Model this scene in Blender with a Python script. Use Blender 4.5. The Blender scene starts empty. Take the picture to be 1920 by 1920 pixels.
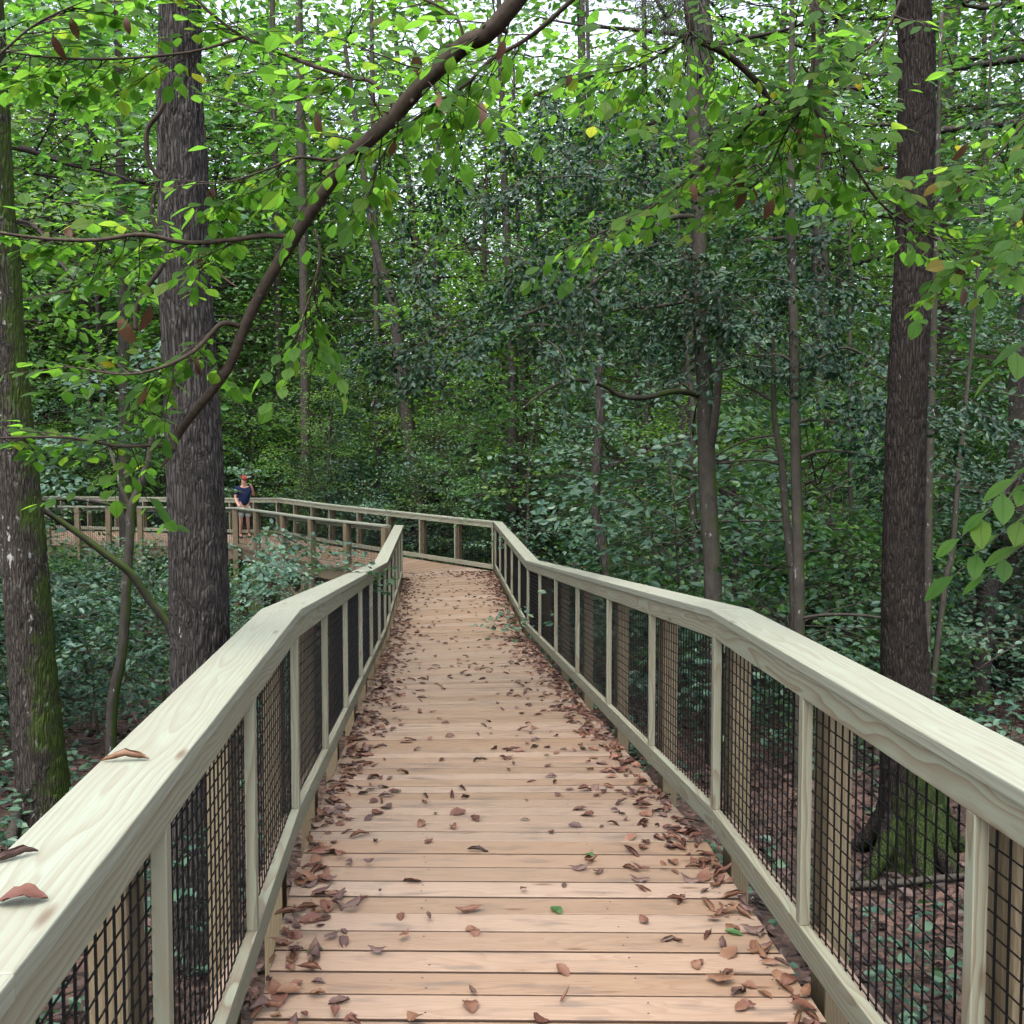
import bpy, math, random
import numpy as np
from mathutils import Vector, Matrix
random.seed(7)
RNG = np.random.default_rng(11)
SC = bpy.context.scene
COL = SC.collection
CAMZ = 1.75
PITCH = math.atan(100 / 1920)
cp, sp = math.cos(PITCH), math.sin(PITCH)

# ------------------------------------------------------------------ helpers
def ray(px, py):
    a = (px - 960) / 1920; b = -(py - 960) / 1920
    return np.array([a, cp + b * sp, -sp + b * cp])
def at(px, py, Y):
    r = ray(px, py); return np.array([r[0] / r[1] * Y, Y, CAMZ + r[2] / r[1] * Y])
def at_z(px, py, z):
    r = ray(px, py); t = (z - CAMZ) / r[2]; return np.array([r[0] * t, r[1] * t, z])
def nrm(v):
    v = np.asarray(v, float); n = np.linalg.norm(v, axis=-1, keepdims=True); return v / np.maximum(n, 1e-9)
def sstep(t):
    t = np.clip(t, 0, 1); return t * t * (3 - 2 * t)

def tag(o, label=None, cat=None, group=None, kind=None):
    if label: o['label'] = label
    if cat: o['category'] = cat
    if group: o['group'] = group
    if kind: o['kind'] = kind
    return o
def empty(name, loc=(0, 0, 0), label=None, cat=None, group=None):
    o = bpy.data.objects.new(name, None); COL.objects.link(o); o.location = loc
    o.empty_display_size = .2
    return tag(o, label, cat, group)
def link(name, me, parent=None):
    o = bpy.data.objects.new(name, me); COL.objects.link(o)
    if parent is not None:
        o.parent = parent
        o.location = -Vector(parent.location) if parent.parent is None else (0, 0, 0)
    return o

def make_mesh(name, V, faces_flat, totals, mats, mat_idx=None, smooth=False, attrs=None):
    me = bpy.data.meshes.new(name)
    V = np.ascontiguousarray(V, dtype=np.float32)
    faces_flat = np.asarray(faces_flat, dtype=np.int32); totals = np.asarray(totals, dtype=np.int32)
    me.vertices.add(len(V)); me.vertices.foreach_set('co', V.ravel())
    me.loops.add(len(faces_flat)); me.loops.foreach_set('vertex_index', faces_flat)
    me.polygons.add(len(totals))
    st = np.concatenate([[0], np.cumsum(totals)[:-1]]).astype(np.int32)
    me.polygons.foreach_set('loop_start', st); me.polygons.foreach_set('loop_total', totals)
    if mat_idx is not None: me.polygons.foreach_set('material_index', np.asarray(mat_idx, dtype=np.int32))
    me.polygons.foreach_set('use_smooth', np.full(len(totals), smooth))
    for m in mats: me.materials.append(m)
    if attrs:
        for k, a in attrs.items():
            at_ = me.attributes.new(k, 'FLOAT_VECTOR', 'POINT')
            at_.data.foreach_set('vector', np.ascontiguousarray(a, dtype=np.float32).ravel())
    me.update(calc_edges=True); me.validate()
    return me

class MB:
    """collects pieces that end up as ONE mesh"""
    def __init__(s): s.V = []; s.F = []; s.T = []; s.M = []; s.n = 0; s.W = []
    def add(s, V, F, T, mi=0, W=None):
        V = np.asarray(V, float).reshape(-1, 3)
        s.V.append(V); s.F.append(np.asarray(F, int) + s.n); s.T.append(np.asarray(T, int))
        s.M.append(np.full(len(T), mi)); s.n += len(V)
        s.W.append(np.zeros_like(V) if W is None else np.asarray(W, float))
    def hexa(s, c, W=None, mi=0, mis=None):
        # c: 8 corners, 0-3 start section (ccw), 4-7 end section
        F = [0, 3, 2, 1, 4, 5, 6, 7, 0, 1, 5, 4, 1, 2, 6, 5, 2, 3, 7, 6, 3, 0, 4, 7]
        s.add(c, F, [4] * 6, mi, W)
        if mis is not None: s.M[-1] = np.array(mis)
    def tube(s, P, R, n=6, mi=0, cap=True, bump=0.0, rng=None, sq=None):
        P = np.asarray(P, float); R = np.broadcast_to(np.asarray(R, float), (len(P),))
        T = np.gradient(P, axis=0) if len(P) > 2 else np.array([P[1] - P[0]] * 2)
        T = nrm(T)
        ref = np.array([0, 0, 1.0]) if abs(T[0][2]) < .8 else np.array([1.0, 0, 0])
        u = nrm(np.cross(T[0], ref)); rings = []
        ang = np.arange(n) * 2 * math.pi / n
        for i in range(len(P)):
            u = nrm(u - T[i] * np.dot(u, T[i])); v = np.cross(T[i], u)
            rr = R[i]
            if bump and rng is not None: rr = R[i] * (1 + bump * (rng.random(n) - .5))
            rings.append(P[i] + np.outer(np.cos(ang) * rr, u) + np.outer(np.sin(ang) * rr, v))
        V = np.concatenate(rings); m = len(P)
        F = []
        for i in range(m - 1):
            for k in range(n):
                a = i * n + k; b = i * n + (k + 1) % n
                F += [a, b, b + n, a + n]
        Tt = [4] * ((m - 1) * n)
        if cap:
            F += list(range(n))[::-1]; Tt.append(n)
            F += [(m - 1) * n + k for k in range(n)]; Tt.append(n)
        s.add(V, F, Tt, mi)
    def build(s, name, mats, parent=None, smooth=False, attr=None):
        if not isinstance(mats, (list, tuple)): mats = [mats]
        V = np.concatenate(s.V)
        me = make_mesh(name, V, np.concatenate(s.F), np.concatenate(s.T), mats, np.concatenate(s.M), smooth,
                       {attr: np.concatenate(s.W)} if attr else None)
        return link(name, me, parent)

def bevel(o, w=.004):
    m = o.modifiers.new('b', 'BEVEL'); m.width = w; m.segments = 2; m.limit_method = 'ANGLE'; m.angle_limit = .6
    return o

# ------------------------------------------------------------------ materials
class NT:
    def __init__(s, name):
        s.m = bpy.data.materials.new(name); s.m.use_nodes = True
        s.t = s.m.node_tree; s.t.nodes.clear()
        s.out = s.n('ShaderNodeOutputMaterial')
    def n(s, typ, **k):
        nd = s.t.nodes.new(typ)
        for a, b in k.items(): setattr(nd, a, b)
        return nd
    def l(s, a, b): s.t.links.new(a, b)
    def val(s, sock, v):
        if hasattr(v, 'is_output') or isinstance(v, bpy.types.NodeSocket): s.l(v, sock)
        else: sock.default_value = v
    def math(s, op, a, b=None, c=None, clamp=False):
        nd = s.n('ShaderNodeMath', operation=op, use_clamp=clamp)
        s.val(nd.inputs[0], a)
        if b is not None: s.val(nd.inputs[1], b)
        if c is not None: s.val(nd.inputs[2], c)
        return nd.outputs[0]
    def vm(s, op, a, b=None, out=0):
        nd = s.n('ShaderNodeVectorMath', operation=op)
        s.val(nd.inputs[0], a)
        if b is not None: s.val(nd.inputs[1], b)
        return nd.outputs[out]
    def noise(s, vec, scale, detail=3, rough=.55, out=0, dist=0):
        nd = s.n('ShaderNodeTexNoise'); s.l(vec, nd.inputs['Vector'])
        nd.inputs['Scale'].default_value = scale; nd.inputs['Detail'].default_value = detail
        nd.inputs['Roughness'].default_value = rough; nd.inputs['Distortion'].default_value = dist
        return nd.outputs[out]
    def ramp(s, f, stops, interp='LINEAR'):
        nd = s.n('ShaderNodeValToRGB'); s.l(f, nd.inputs[0]); cr = nd.color_ramp; cr.interpolation = interp
        while len(cr.elements) < len(stops): cr.elements.new(.5)
        for e, (p, c) in zip(cr.elements, stops):
            e.position = p; e.color = (*c, 1) if len(c) == 3 else c
        return nd.outputs[0]
    def mix(s, f, a, b, typ='MIX'):
        nd = s.n('ShaderNodeMix', data_type='RGBA', blend_type=typ)
        s.val(nd.inputs[0], f)
        for i, v in ((6, a), (7, b)):
            if isinstance(v, (tuple, list)): nd.inputs[i].default_value = (*v, 1) if len(v) == 3 else v
            else: s.l(v, nd.inputs[i])
        return nd.outputs[2]
    def bump(s, h, strength=.5, dist=.01):
        nd = s.n('ShaderNodeBump'); s.l(h, nd.inputs['Height'])
        nd.inputs['Strength'].default_value = strength; nd.inputs['Distance'].default_value = dist
        return nd.outputs[0]
    def bsdf(s, color, rough=.6, normal=None, spec=.5, metal=0):
        p = s.n('ShaderNodeBsdfPrincipled')
        if isinstance(color, (tuple, list)): p.inputs['Base Color'].default_value = (*color, 1)
        else: s.l(color, p.inputs['Base Color'])
        s.val(p.inputs['Roughness'], rough)
        p.inputs['Specular IOR Level'].default_value = spec; p.inputs['Metallic'].default_value = metal
        if normal is not None: s.l(normal, p.inputs['Normal'])
        return p.outputs[0]
    def done(s, sh): s.l(sh, s.out.inputs[0]); return s.m

def wood(name, light, dark, fine=.12, ringw=.010, rough=.62, knot=(.10, .05, .025), vary=.12, stain=None, ringmix=.75, warp=.12):
    t = NT(name)
    v = t.n('ShaderNodeAttribute', attribute_name='wc').outputs['Vector']
    rnd = t.n('ShaderNodeNewGeometry').outputs['Random Per Island']
    lo = t.vm('MULTIPLY', v, (1.6, 7.0, 7.0))
    nz = t.noise(lo, 1.0, 2, .5, out=1)
    nz = t.vm('SUBTRACT', nz, (.5, .5, .5)); nz = t.vm('MULTIPLY', nz, (0, warp, warp))
    vv = t.vm('MULTIPLY', v, (0, 1, 1)); vv = t.vm('ADD', vv, nz)
    r = t.vm('LENGTH', vv, out=1)
    fr = t.math('FRACT', t.math('DIVIDE', r, ringw))
    ring = t.ramp(fr, [(0, (0, 0, 0)), (.35, (.12, .12, .12)), (.78, (.75, .75, .75)), (.9, (1, 1, 1)), (1, (0, 0, 0))])
    col = t.mix(t.math('MULTIPLY', ring, ringmix), light, dark)
    st = t.noise(t.vm('MULTIPLY', v, (5, 260, 260)), 1.0, 2, .6)
    col = t.mix(t.math('MULTIPLY', t.math('SUBTRACT', st, .45, clamp=True), fine * 10), col, dark)
    # broad tone drift
    bn = t.noise(t.vm('MULTIPLY', v, (.9, 5, 5)), 1.0, 2)
    col = t.mix(t.math('MULTIPLY', t.math('SUBTRACT', bn, .45, clamp=True), 2.2, clamp=True), col, t.mix(.5, light, dark))
    hsv = t.n('ShaderNodeHueSaturation'); t.l(col, hsv.inputs['Color'])
    t.l(t.math('MULTIPLY_ADD', rnd, 2 * vary, 1 - vary), hsv.inputs['Value'])
    t.l(t.math('MULTIPLY_ADD', rnd, -.25, 1.08), hsv.inputs['Saturation'])
    col = hsv.outputs[0]
    wr_ = t.math('FRACT', t.math('MULTIPLY', rnd, 7.13))
    col = t.mix(t.math('MULTIPLY', wr_, .5), col, t.mix(1.0, col, (1.06, .93, .80), 'MULTIPLY'))
    # knots
    vo = t.n('ShaderNodeTexVoronoi'); t.l(t.vm('MULTIPLY', v, (2.1, 9, 9)), vo.inputs['Vector']); vo.inputs['Scale'].default_value = 1.0
    k = t.ramp(vo.outputs['Distance'], [(0, (1, 1, 1)), (.05, (.8, .8, .8)), (.12, (0, 0, 0))])
    col = t.mix(t.math('MULTIPLY', k, .8), col, knot)
    if stain:
        pos = t.n('ShaderNodeNewGeometry').outputs['Position']
        sn = t.noise(t.vm('MULTIPLY', pos, (3.0, 14, 3)), 1.0, 4, .6)
        f = t.ramp(sn, [(.54, (0, 0, 0)), (.68, (1, 1, 1))])
        col = t.mix(t.math('MULTIPLY', f, .6), col, stain)
        sp_ = t.noise(t.vm('MULTIPLY', pos, (18, 60, 18)), 1.0, 1, .5)
        f2 = t.ramp(sp_, [(.76, (0, 0, 0)), (.80, (1, 1, 1))])
        col = t.mix(t.math('MULTIPLY', f2, .7), col, (.10, .06, .04))
    h = t.math('ADD', t.math('MULTIPLY', ring, .5), st)
    return t.done(t.bsdf(col, rough, t.bump(h, .25, .0015), .4))

def leafmat(name, c1, c2, c3, trans=.4, rough=.42, tcol=None, objvar=.25, spec=.5, val=1.0):
    t = NT(name)
    rnd = t.n('ShaderNodeNewGeometry').outputs['Random Per Island']
    orn = t.n('ShaderNodeObjectInfo').outputs['Random']
    col = t.ramp(rnd, [(0, c1), (.5, c2), (1, c3)])
    f = t.math('MULTIPLY_ADD', orn, objvar, 1 - objvar / 2)
    f = t.math('MULTIPLY', f, val)
    hs = t.n('ShaderNodeHueSaturation'); t.l(col, hs.inputs['Color']); t.l(f, hs.inputs['Value'])
    t.l(t.math('MULTIPLY_ADD', orn, .03, .485), hs.inputs['Hue'])
    col = hs.outputs[0]
    p = t.bsdf(col, rough, None, spec)
    tr = t.n('ShaderNodeBsdfTranslucent')
    tc = t.mix(1.0, col, tcol or (1.7, 2.0, .7), 'MULTIPLY')
    t.l(tc, tr.inputs['Color'])
    mx = t.n('ShaderNodeMixShader'); mx.inputs[0].default_value = trans
    t.l(p, mx.inputs[1]); t.l(tr.outputs[0], mx.inputs[2])
    return t.done(mx.outputs[0])

def beechmat(name):
    t = NT(name)
    v = t.n('ShaderNodeAttribute', attribute_name='wc').outputs['Vector']
    rnd = t.n('ShaderNodeNewGeometry').outputs['Random Per Island']
    sx = t.n('ShaderNodeSeparateXYZ'); t.l(v, sx.inputs[0])
    u = sx.outputs[0]; w = t.math('ABSOLUTE', sx.outputs[1])
    col = t.ramp(rnd, [(0, (.062, .150, .032)), (.45, (.088, .200, .040)), (.85, (.125, .245, .050)), (.985, (.18, .25, .05)), (1, (.22, .15, .03))])
    # side veins leave the midrib at an angle
    ph = t.math('MULTIPLY', t.math('SUBTRACT', u, t.math('MULTIPLY', w, .55)), 10.0)
    vein = t.ramp(t.math('FRACT', ph), [(0, (1, 1, 1)), (.14, (0, 0, 0)), (.86, (0, 0, 0)), (1, (1, 1, 1))])
    mid = t.ramp(w, [(0, (1, 1, 1)), (.05, (0, 0, 0))])
    vf = t.math('MAXIMUM', t.math('MULTIPLY', vein, .35), mid)
    col = t.mix(t.math('MULTIPLY', vf, .5), col, (.05, .10, .02))
    sp_ = t.noise(t.vm('ADD', t.vm('MULTIPLY', v, (9, 7, 0)), t.vm('MULTIPLY', (1, 1, 1), (0, 0, 0))), 1.0, 2)
    p = t.bsdf(col, .55, None, .3)
    tr = t.n('ShaderNodeBsdfTranslucent'); t.l(t.mix(1.0, col, (2.05, 2.15, 1.0), 'MULTIPLY'), tr.inputs['Color'])
    mx = t.n('ShaderNodeMixShader'); mx.inputs[0].default_value = .66
    t.l(p, mx.inputs[1]); t.l(tr.outputs[0], mx.inputs[2])
    return t.done(mx.outputs[0])

def bark(name, a, b, pale=(.42, .42, .40), moss=0.0, mosscol=(.045, .075, .012), vs=(22, 22, 3.2), fleck=.66, bumpd=.03, mossdir=(1, -.3, 0), mosslow=None, cell=1.0):
    t = NT(name)
    geo = t.n('ShaderNodeNewGeometry')
    pos = t.n('ShaderNodeTexCoord').outputs['Object']
    d = t.noise(pos, 3.0, 3, out=1)
    p2 = t.vm('ADD', t.vm('MULTIPLY', pos, vs), t.vm('MULTIPLY', d, (2.2, 2.2, 2.2)))
    vo = t.n('ShaderNodeTexVoronoi', feature='DISTANCE_TO_EDGE'); t.l(p2, vo.inputs['Vector']); vo.inputs['Scale'].default_value = 1.0
    n1 = t.noise(p2, 1.3, 5, .65)
    h = t.math('ADD', t.math('MULTIPLY', t.math('MINIMUM', vo.outputs['Distance'], .28), cell), t.math('MULTIPLY', n1, .35 + .4 * (1 - cell)))
    col = t.ramp(h, [(.12, a), (.42, b)])
    big = t.noise(pos, 2.2, 3)
    col = t.mix(t.math('MULTIPLY', t.math('SUBTRACT', big, .4, clamp=True), 2, clamp=True), col, t.mix(.5, a, b))
    fl = t.noise(t.vm('MULTIPLY', pos, (26, 26, 11)), 1.0, 3, .7)
    fz = t.noise(pos, 1.6, 2)
    ff = t.math('MULTIPLY', t.ramp(fl, [(fleck, (0, 0, 0)), (fleck + .05, (1, 1, 1))]), t.ramp(fz, [(.45, (0, 0, 0)), (.6, (1, 1, 1))]))
    col = t.mix(t.math('MULTIPLY', ff, .8), col, pale)
    if moss:
        dt = t.vm('DOT_PRODUCT', geo.outputs['Normal'], mossdir, out=1)
        mn = t.noise(pos, 3.5, 4, .65)
        f = t.math('ADD', t.math('MULTIPLY', dt, .35), mn)
        if mosslow is not None:
            sx = t.n('ShaderNodeSeparateXYZ'); t.l(geo.outputs['Position'], sx.inputs[0])
            lowf = t.math('MULTIPLY', t.math('SUBTRACT', mosslow, sx.outputs[2]), .45)
            f = t.math('ADD', f, t.math('MINIMUM', lowf, .35))
        f = t.ramp(f, [(.72 - .2 * moss, (0, 0, 0)), (.86 - .2 * moss, (1, 1, 1))])
        col = t.mix(t.math('MULTIPLY', f, .85), col, mosscol)
    return t.done(t.bsdf(col, .9, t.bump(h, 1.0, bumpd), .15))

def plain(name, c, rough=.7, spec=.4, nscale=0, var=.3):
    t = NT(name)
    if nscale:
        pos = t.n('ShaderNodeNewGeometry').outputs['Position']
        n = t.noise(pos, nscale, 3)
        col = t.mix(n, tuple(x * (1 - var) for x in c), tuple(min(1, x * (1 + var)) for x in c))
    else: col = c
    return t.done(t.bsdf(col, rough, None, spec))

M = {}
M['rail'] = wood('rail_wood', (.285, .308, .228), (.195, .143, .092), fine=.12, ringw=.018, vary=.12, ringmix=.85, warp=.10)
M['cap'] = wood('cap_wood', (.300, .330, .262), (.215, .175, .122), fine=.16, ringw=.0105, vary=.09, ringmix=.5, warp=.05)
M['deck'] = wood('deck_wood', (.335, .245, .180), (.225, .145, .092), fine=.18, ringw=.011, rough=.36, vary=.13, stain=(.13, .105, .09), ringmix=.5)
M['deck_gap_shade'] = wood('deck_gap_shade_wood', (.085, .05, .03), (.05, .03, .02), fine=.1)  # plank sides and undersides: shade of the gaps painted in as darker wood
M['screw'] = plain('screw', (.05, .045, .045), .6, .3)
M['post'] = wood('post_wood', (.235, .195, .12), (.155, .105, .06), fine=.12, ringw=.012, vary=.12)
M['wire'] = plain('black_wire', (.004, .004, .0045), .55, .3)
M['bark_dark'] = bark('bark_dark', (.007, .006, .0055), (.078, .070, .064), fleck=.68, bumpd=.03, vs=(62, 62, 6.5))
M['bark_moss'] = bark('bark_moss', (.008, .0065, .0055), (.070, .060, .050), moss=.15, fleck=.62, mossdir=(.9, -.2, 0), vs=(48, 48, 6))
M['bark_right'] = bark('bark_right', (.006, .005, .004), (.042, .034, .029), moss=.1, mosscol=(.03, .05, .01), fleck=.70, mosslow=.1, vs=(60, 60, 9), mossdir=(.6, -.2, 0))
M['bark_smooth'] = bark('bark_smooth', (.022, .019, .015), (.066, .059, .048), moss=-.05, vs=(14, 14, 9), bumpd=.006, fleck=.62, cell=.12)
M['bark_far'] = bark('bark_far', (.02, .017, .015), (.085, .074, .064), vs=(34, 34, 6), bumpd=.02, fleck=.66, moss=-.1)
M['bark_beech'] = bark('bark_beech', (.025, .019, .015), (.075, .058, .044), vs=(30, 30, 30), bumpd=.003, fleck=.66, cell=.25)
M['twig'] = plain('twig', (.05, .04, .032), .85, .2)
M['beech'] = beechmat('beech_leaf')
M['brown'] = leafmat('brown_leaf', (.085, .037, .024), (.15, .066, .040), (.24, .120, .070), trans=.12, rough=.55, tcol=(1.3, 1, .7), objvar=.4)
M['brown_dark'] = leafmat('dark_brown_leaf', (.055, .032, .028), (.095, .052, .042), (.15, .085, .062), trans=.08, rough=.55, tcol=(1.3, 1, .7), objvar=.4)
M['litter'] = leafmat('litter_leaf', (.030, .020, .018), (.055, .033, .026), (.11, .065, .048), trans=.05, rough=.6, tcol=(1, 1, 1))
M['holly'] = leafmat('holly_leaf', (.014, .044, .028), (.026, .070, .042), (.050, .105, .048), trans=.25, rough=.42, spec=.4)
M['mid'] = leafmat('mid_leaf', (.045, .120, .046), (.080, .180, .062), (.135, .235, .075), trans=.42, rough=.42)
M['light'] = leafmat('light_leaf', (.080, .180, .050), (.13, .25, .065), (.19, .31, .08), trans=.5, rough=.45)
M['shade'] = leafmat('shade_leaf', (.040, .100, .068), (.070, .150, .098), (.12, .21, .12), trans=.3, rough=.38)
M['moss_hang'] = plain('hanging_moss', (.09, .095, .08), .95, .1, 20)
def groundmat():
    t = NT('forest_floor'); pos = t.n('ShaderNodeNewGeometry').outputs['Position']
    vo = t.n('ShaderNodeTexVoronoi'); t.l(t.vm('ADD', pos, t.vm('MULTIPLY', t.noise(pos, 6, 3, out=1), (.25, .25, .25))), vo.inputs['Vector']); vo.inputs['Scale'].default_value = 15
    c = t.ramp(t.n('ShaderNodeSeparateColor').outputs[0], [(0, (.03, .02, .018)), (1, (.15, .09, .07))])
    sc = t.t.nodes[-2] if False else None
    sep = [n for n in t.t.nodes if n.bl_idname == 'ShaderNodeSeparateColor'][0]
    t.l(vo.outputs['Color'], sep.inputs[0])
    n = t.noise(pos, 1.3, 4)
    c = t.mix(t.ramp(n, [(.45, (0, 0, 0)), (.7, (1, 1, 1))]), c, (.03, .025, .02))
    return t.done(t.bsdf(c, .9, t.bump(vo.outputs['Distance'], .8, .03), .2))
M['ground'] = groundmat()

# ------------------------------------------------------------------ ground shape
def gz(x, y):
    x = np.asarray(x, float); y = np.asarray(y, float)
    z = -.95 - .95 * sstep((y - 7) / 13) - .45 * sstep((-x - 1) / 8) * sstep((y - 9) / 10)
    z = z + .10 * np.sin(x * .55 + 1.3) * np.cos(y * .47) + .05 * np.sin(x * 1.7 + y * 1.1) + .03 * np.sin(x * 3.1 - y * 2.3)
    return z
def ground():
    gx = np.concatenate([np.linspace(-300, -45, 18)[:-1], np.linspace(-45, 45, 181), np.linspace(45, 300, 18)[1:]])
    gy = np.concatenate([np.linspace(-120, -10, 12)[:-1], np.linspace(-10, 60, 176), np.linspace(60, 400, 20)[1:]])
    X, Y = np.meshgrid(gx, gy)
    V = np.stack([X, Y, gz(X, Y)], -1).reshape(-1, 3)
    nx, ny = len(gx), len(gy)
    i = (np.arange(ny - 1)[:, None] * nx + np.arange(nx - 1)[None]).ravel()
    F = np.stack([i, i + 1, i + 1 + nx, i + nx], -1).ravel()
    me = make_mesh('ground', V, F, np.full(len(i), 4), [M['ground']], smooth=True)
    tag(link('ground', me), 'forest floor of dark soil and brown leaf litter', None, None, 'structure')
ground()

# ------------------------------------------------------------------ boardwalk geometry (deck edges measured on the photo, real metres)
def capP(px, py, zdeck):   # point of the inner cap edge -> deck point below it
    p = at_z(px, py, zdeck + 1.07); return np.array([p[0], p[1], zdeck])
k2R = np.array([.917, 4.60, 0]); k2L = np.array([-.975, 4.62, 0])
k1R = capP(988, 1050.5, -.77); k1L = capP(724, 1053.8, -.74)
coR = capP(927, 978, -.66); eL = capP(755, 984.5, -.66)
R0 = np.array([k2R[0] + .066 * 6.6, k2R[1] - 6.6, 0.0]); L0 = np.array([k2L[0] + .088 * 6.6, k2L[1] - 6.6, 0.0])
R0[0] = 1.06 + .064 * 4.1; L0[0] = -.68 + .088 * 3.4
farR = [capP(617, 946, -.52), capP(519, 933.5, -.44), capP(431, 934, -.48), capP(64, 930, -.50)]
farL = [capP(592, 970, -.64), capP(489, 956, -.58), capP(447, 951, -.58), capP(92, 948, -.58)]
# rail inner-face lines stand a little outside the deck edge
deckL = [L0, k2L, k1L, eL]; deckR = [R0, k2R, k1R, coR]
print('k1R', k1R, 'k1L', k1L, 'coR', coR, 'eL', eL)
print('farR', farR); print('farL', farL)

def board(mb, p0, p1, side, o0, o1, z0, z1, rng=random, p0b=None, s1=None, mi=0, pith=None):
    """board from p0 to p1 (deck-level points), across offsets o0..o1 along side vectors, z0..z1 above"""
    s0 = np.asarray(side); s1 = s0 if s1 is None else np.asarray(s1)
    up = np.array([0, 0, 1.0])
    c = []
    for P, s in ((p0, s0), (p1, s1)):
        for o, z in ((o0, z0), (o1, z0), (o1, z1), (o0, z1)):
            c.append(P + s * o + up * z)
    L = np.linalg.norm(p1 - p0); off = rng.uniform(0, 900)
    wdt, th = abs(o1 - o0), abs(z1 - z0)
    ang = rng.uniform(0, 6.28); rad = rng.uniform(.015, .07)
    if wdt > th * 1.8 or th > wdt * 1.8:
        ang = (math.pi / 2 if wdt > th else 0) + rng.uniform(-.5, .5) + (math.pi if rng.random() < .5 else 0); rad = rng.uniform(.03, .075)
    ca, cb = rad * math.cos(ang), rad * math.sin(ang)
    ta, tb = rng.uniform(-.012, .012), rng.uniform(-.012, .012)
    W = []
    for l in (0, L):
        for o, z in ((0, 0), (wdt, 0), (wdt, th), (0, th)):
            W.append((l + off, o - wdt / 2 + ca + ta * l, z - th / 2 + cb + tb * l))
    mb.hexa(c, W, mi)

def vboard(mb, P, d, s, a0, a1, o0, o1, z0, z1, z0b=None, z1b=None, mi=0):
    """upright timber at P: a0..a1 along the rail, o0..o1 across it, z0..z1"""
    z0b = z0 if z0b is None else z0b; z1b = z1 if z1b is None else z1b
    rng = random
    c = []
    for za, zb in ((z0, z0b), (z1, z1b)):
        for a, o in ((a0, o0), (a1, o0), (a1, o1), (a0, o1)):
            zz = za + (zb - za) * ((a - a0) / (a1 - a0))
            c.append(P + d * a + s * o + np.array([0, 0, zz]))
    off = rng.uniform(0, 900); ang = rng.uniform(0, 6.28); rad = rng.uniform(.03, .09)
    ca, cb = rad * math.cos(ang), rad * math.sin(ang); ta, tb = rng.uniform(-.012, .012), rng.uniform(-.012, .012)
    W = []
    for l in (0, abs(z1 - z0)):
        for a, o in ((a0, o0), (a1, o0), (a1, o1), (a0, o1)):
            W.append((l + off, a + ca + ta * l, o + cb + tb * l))
    mb.hexa(c, W, mi)

def hdir(a, b):
    d = np.array([b[0] - a[0], b[1] - a[1], 0]); return nrm(d)

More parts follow.
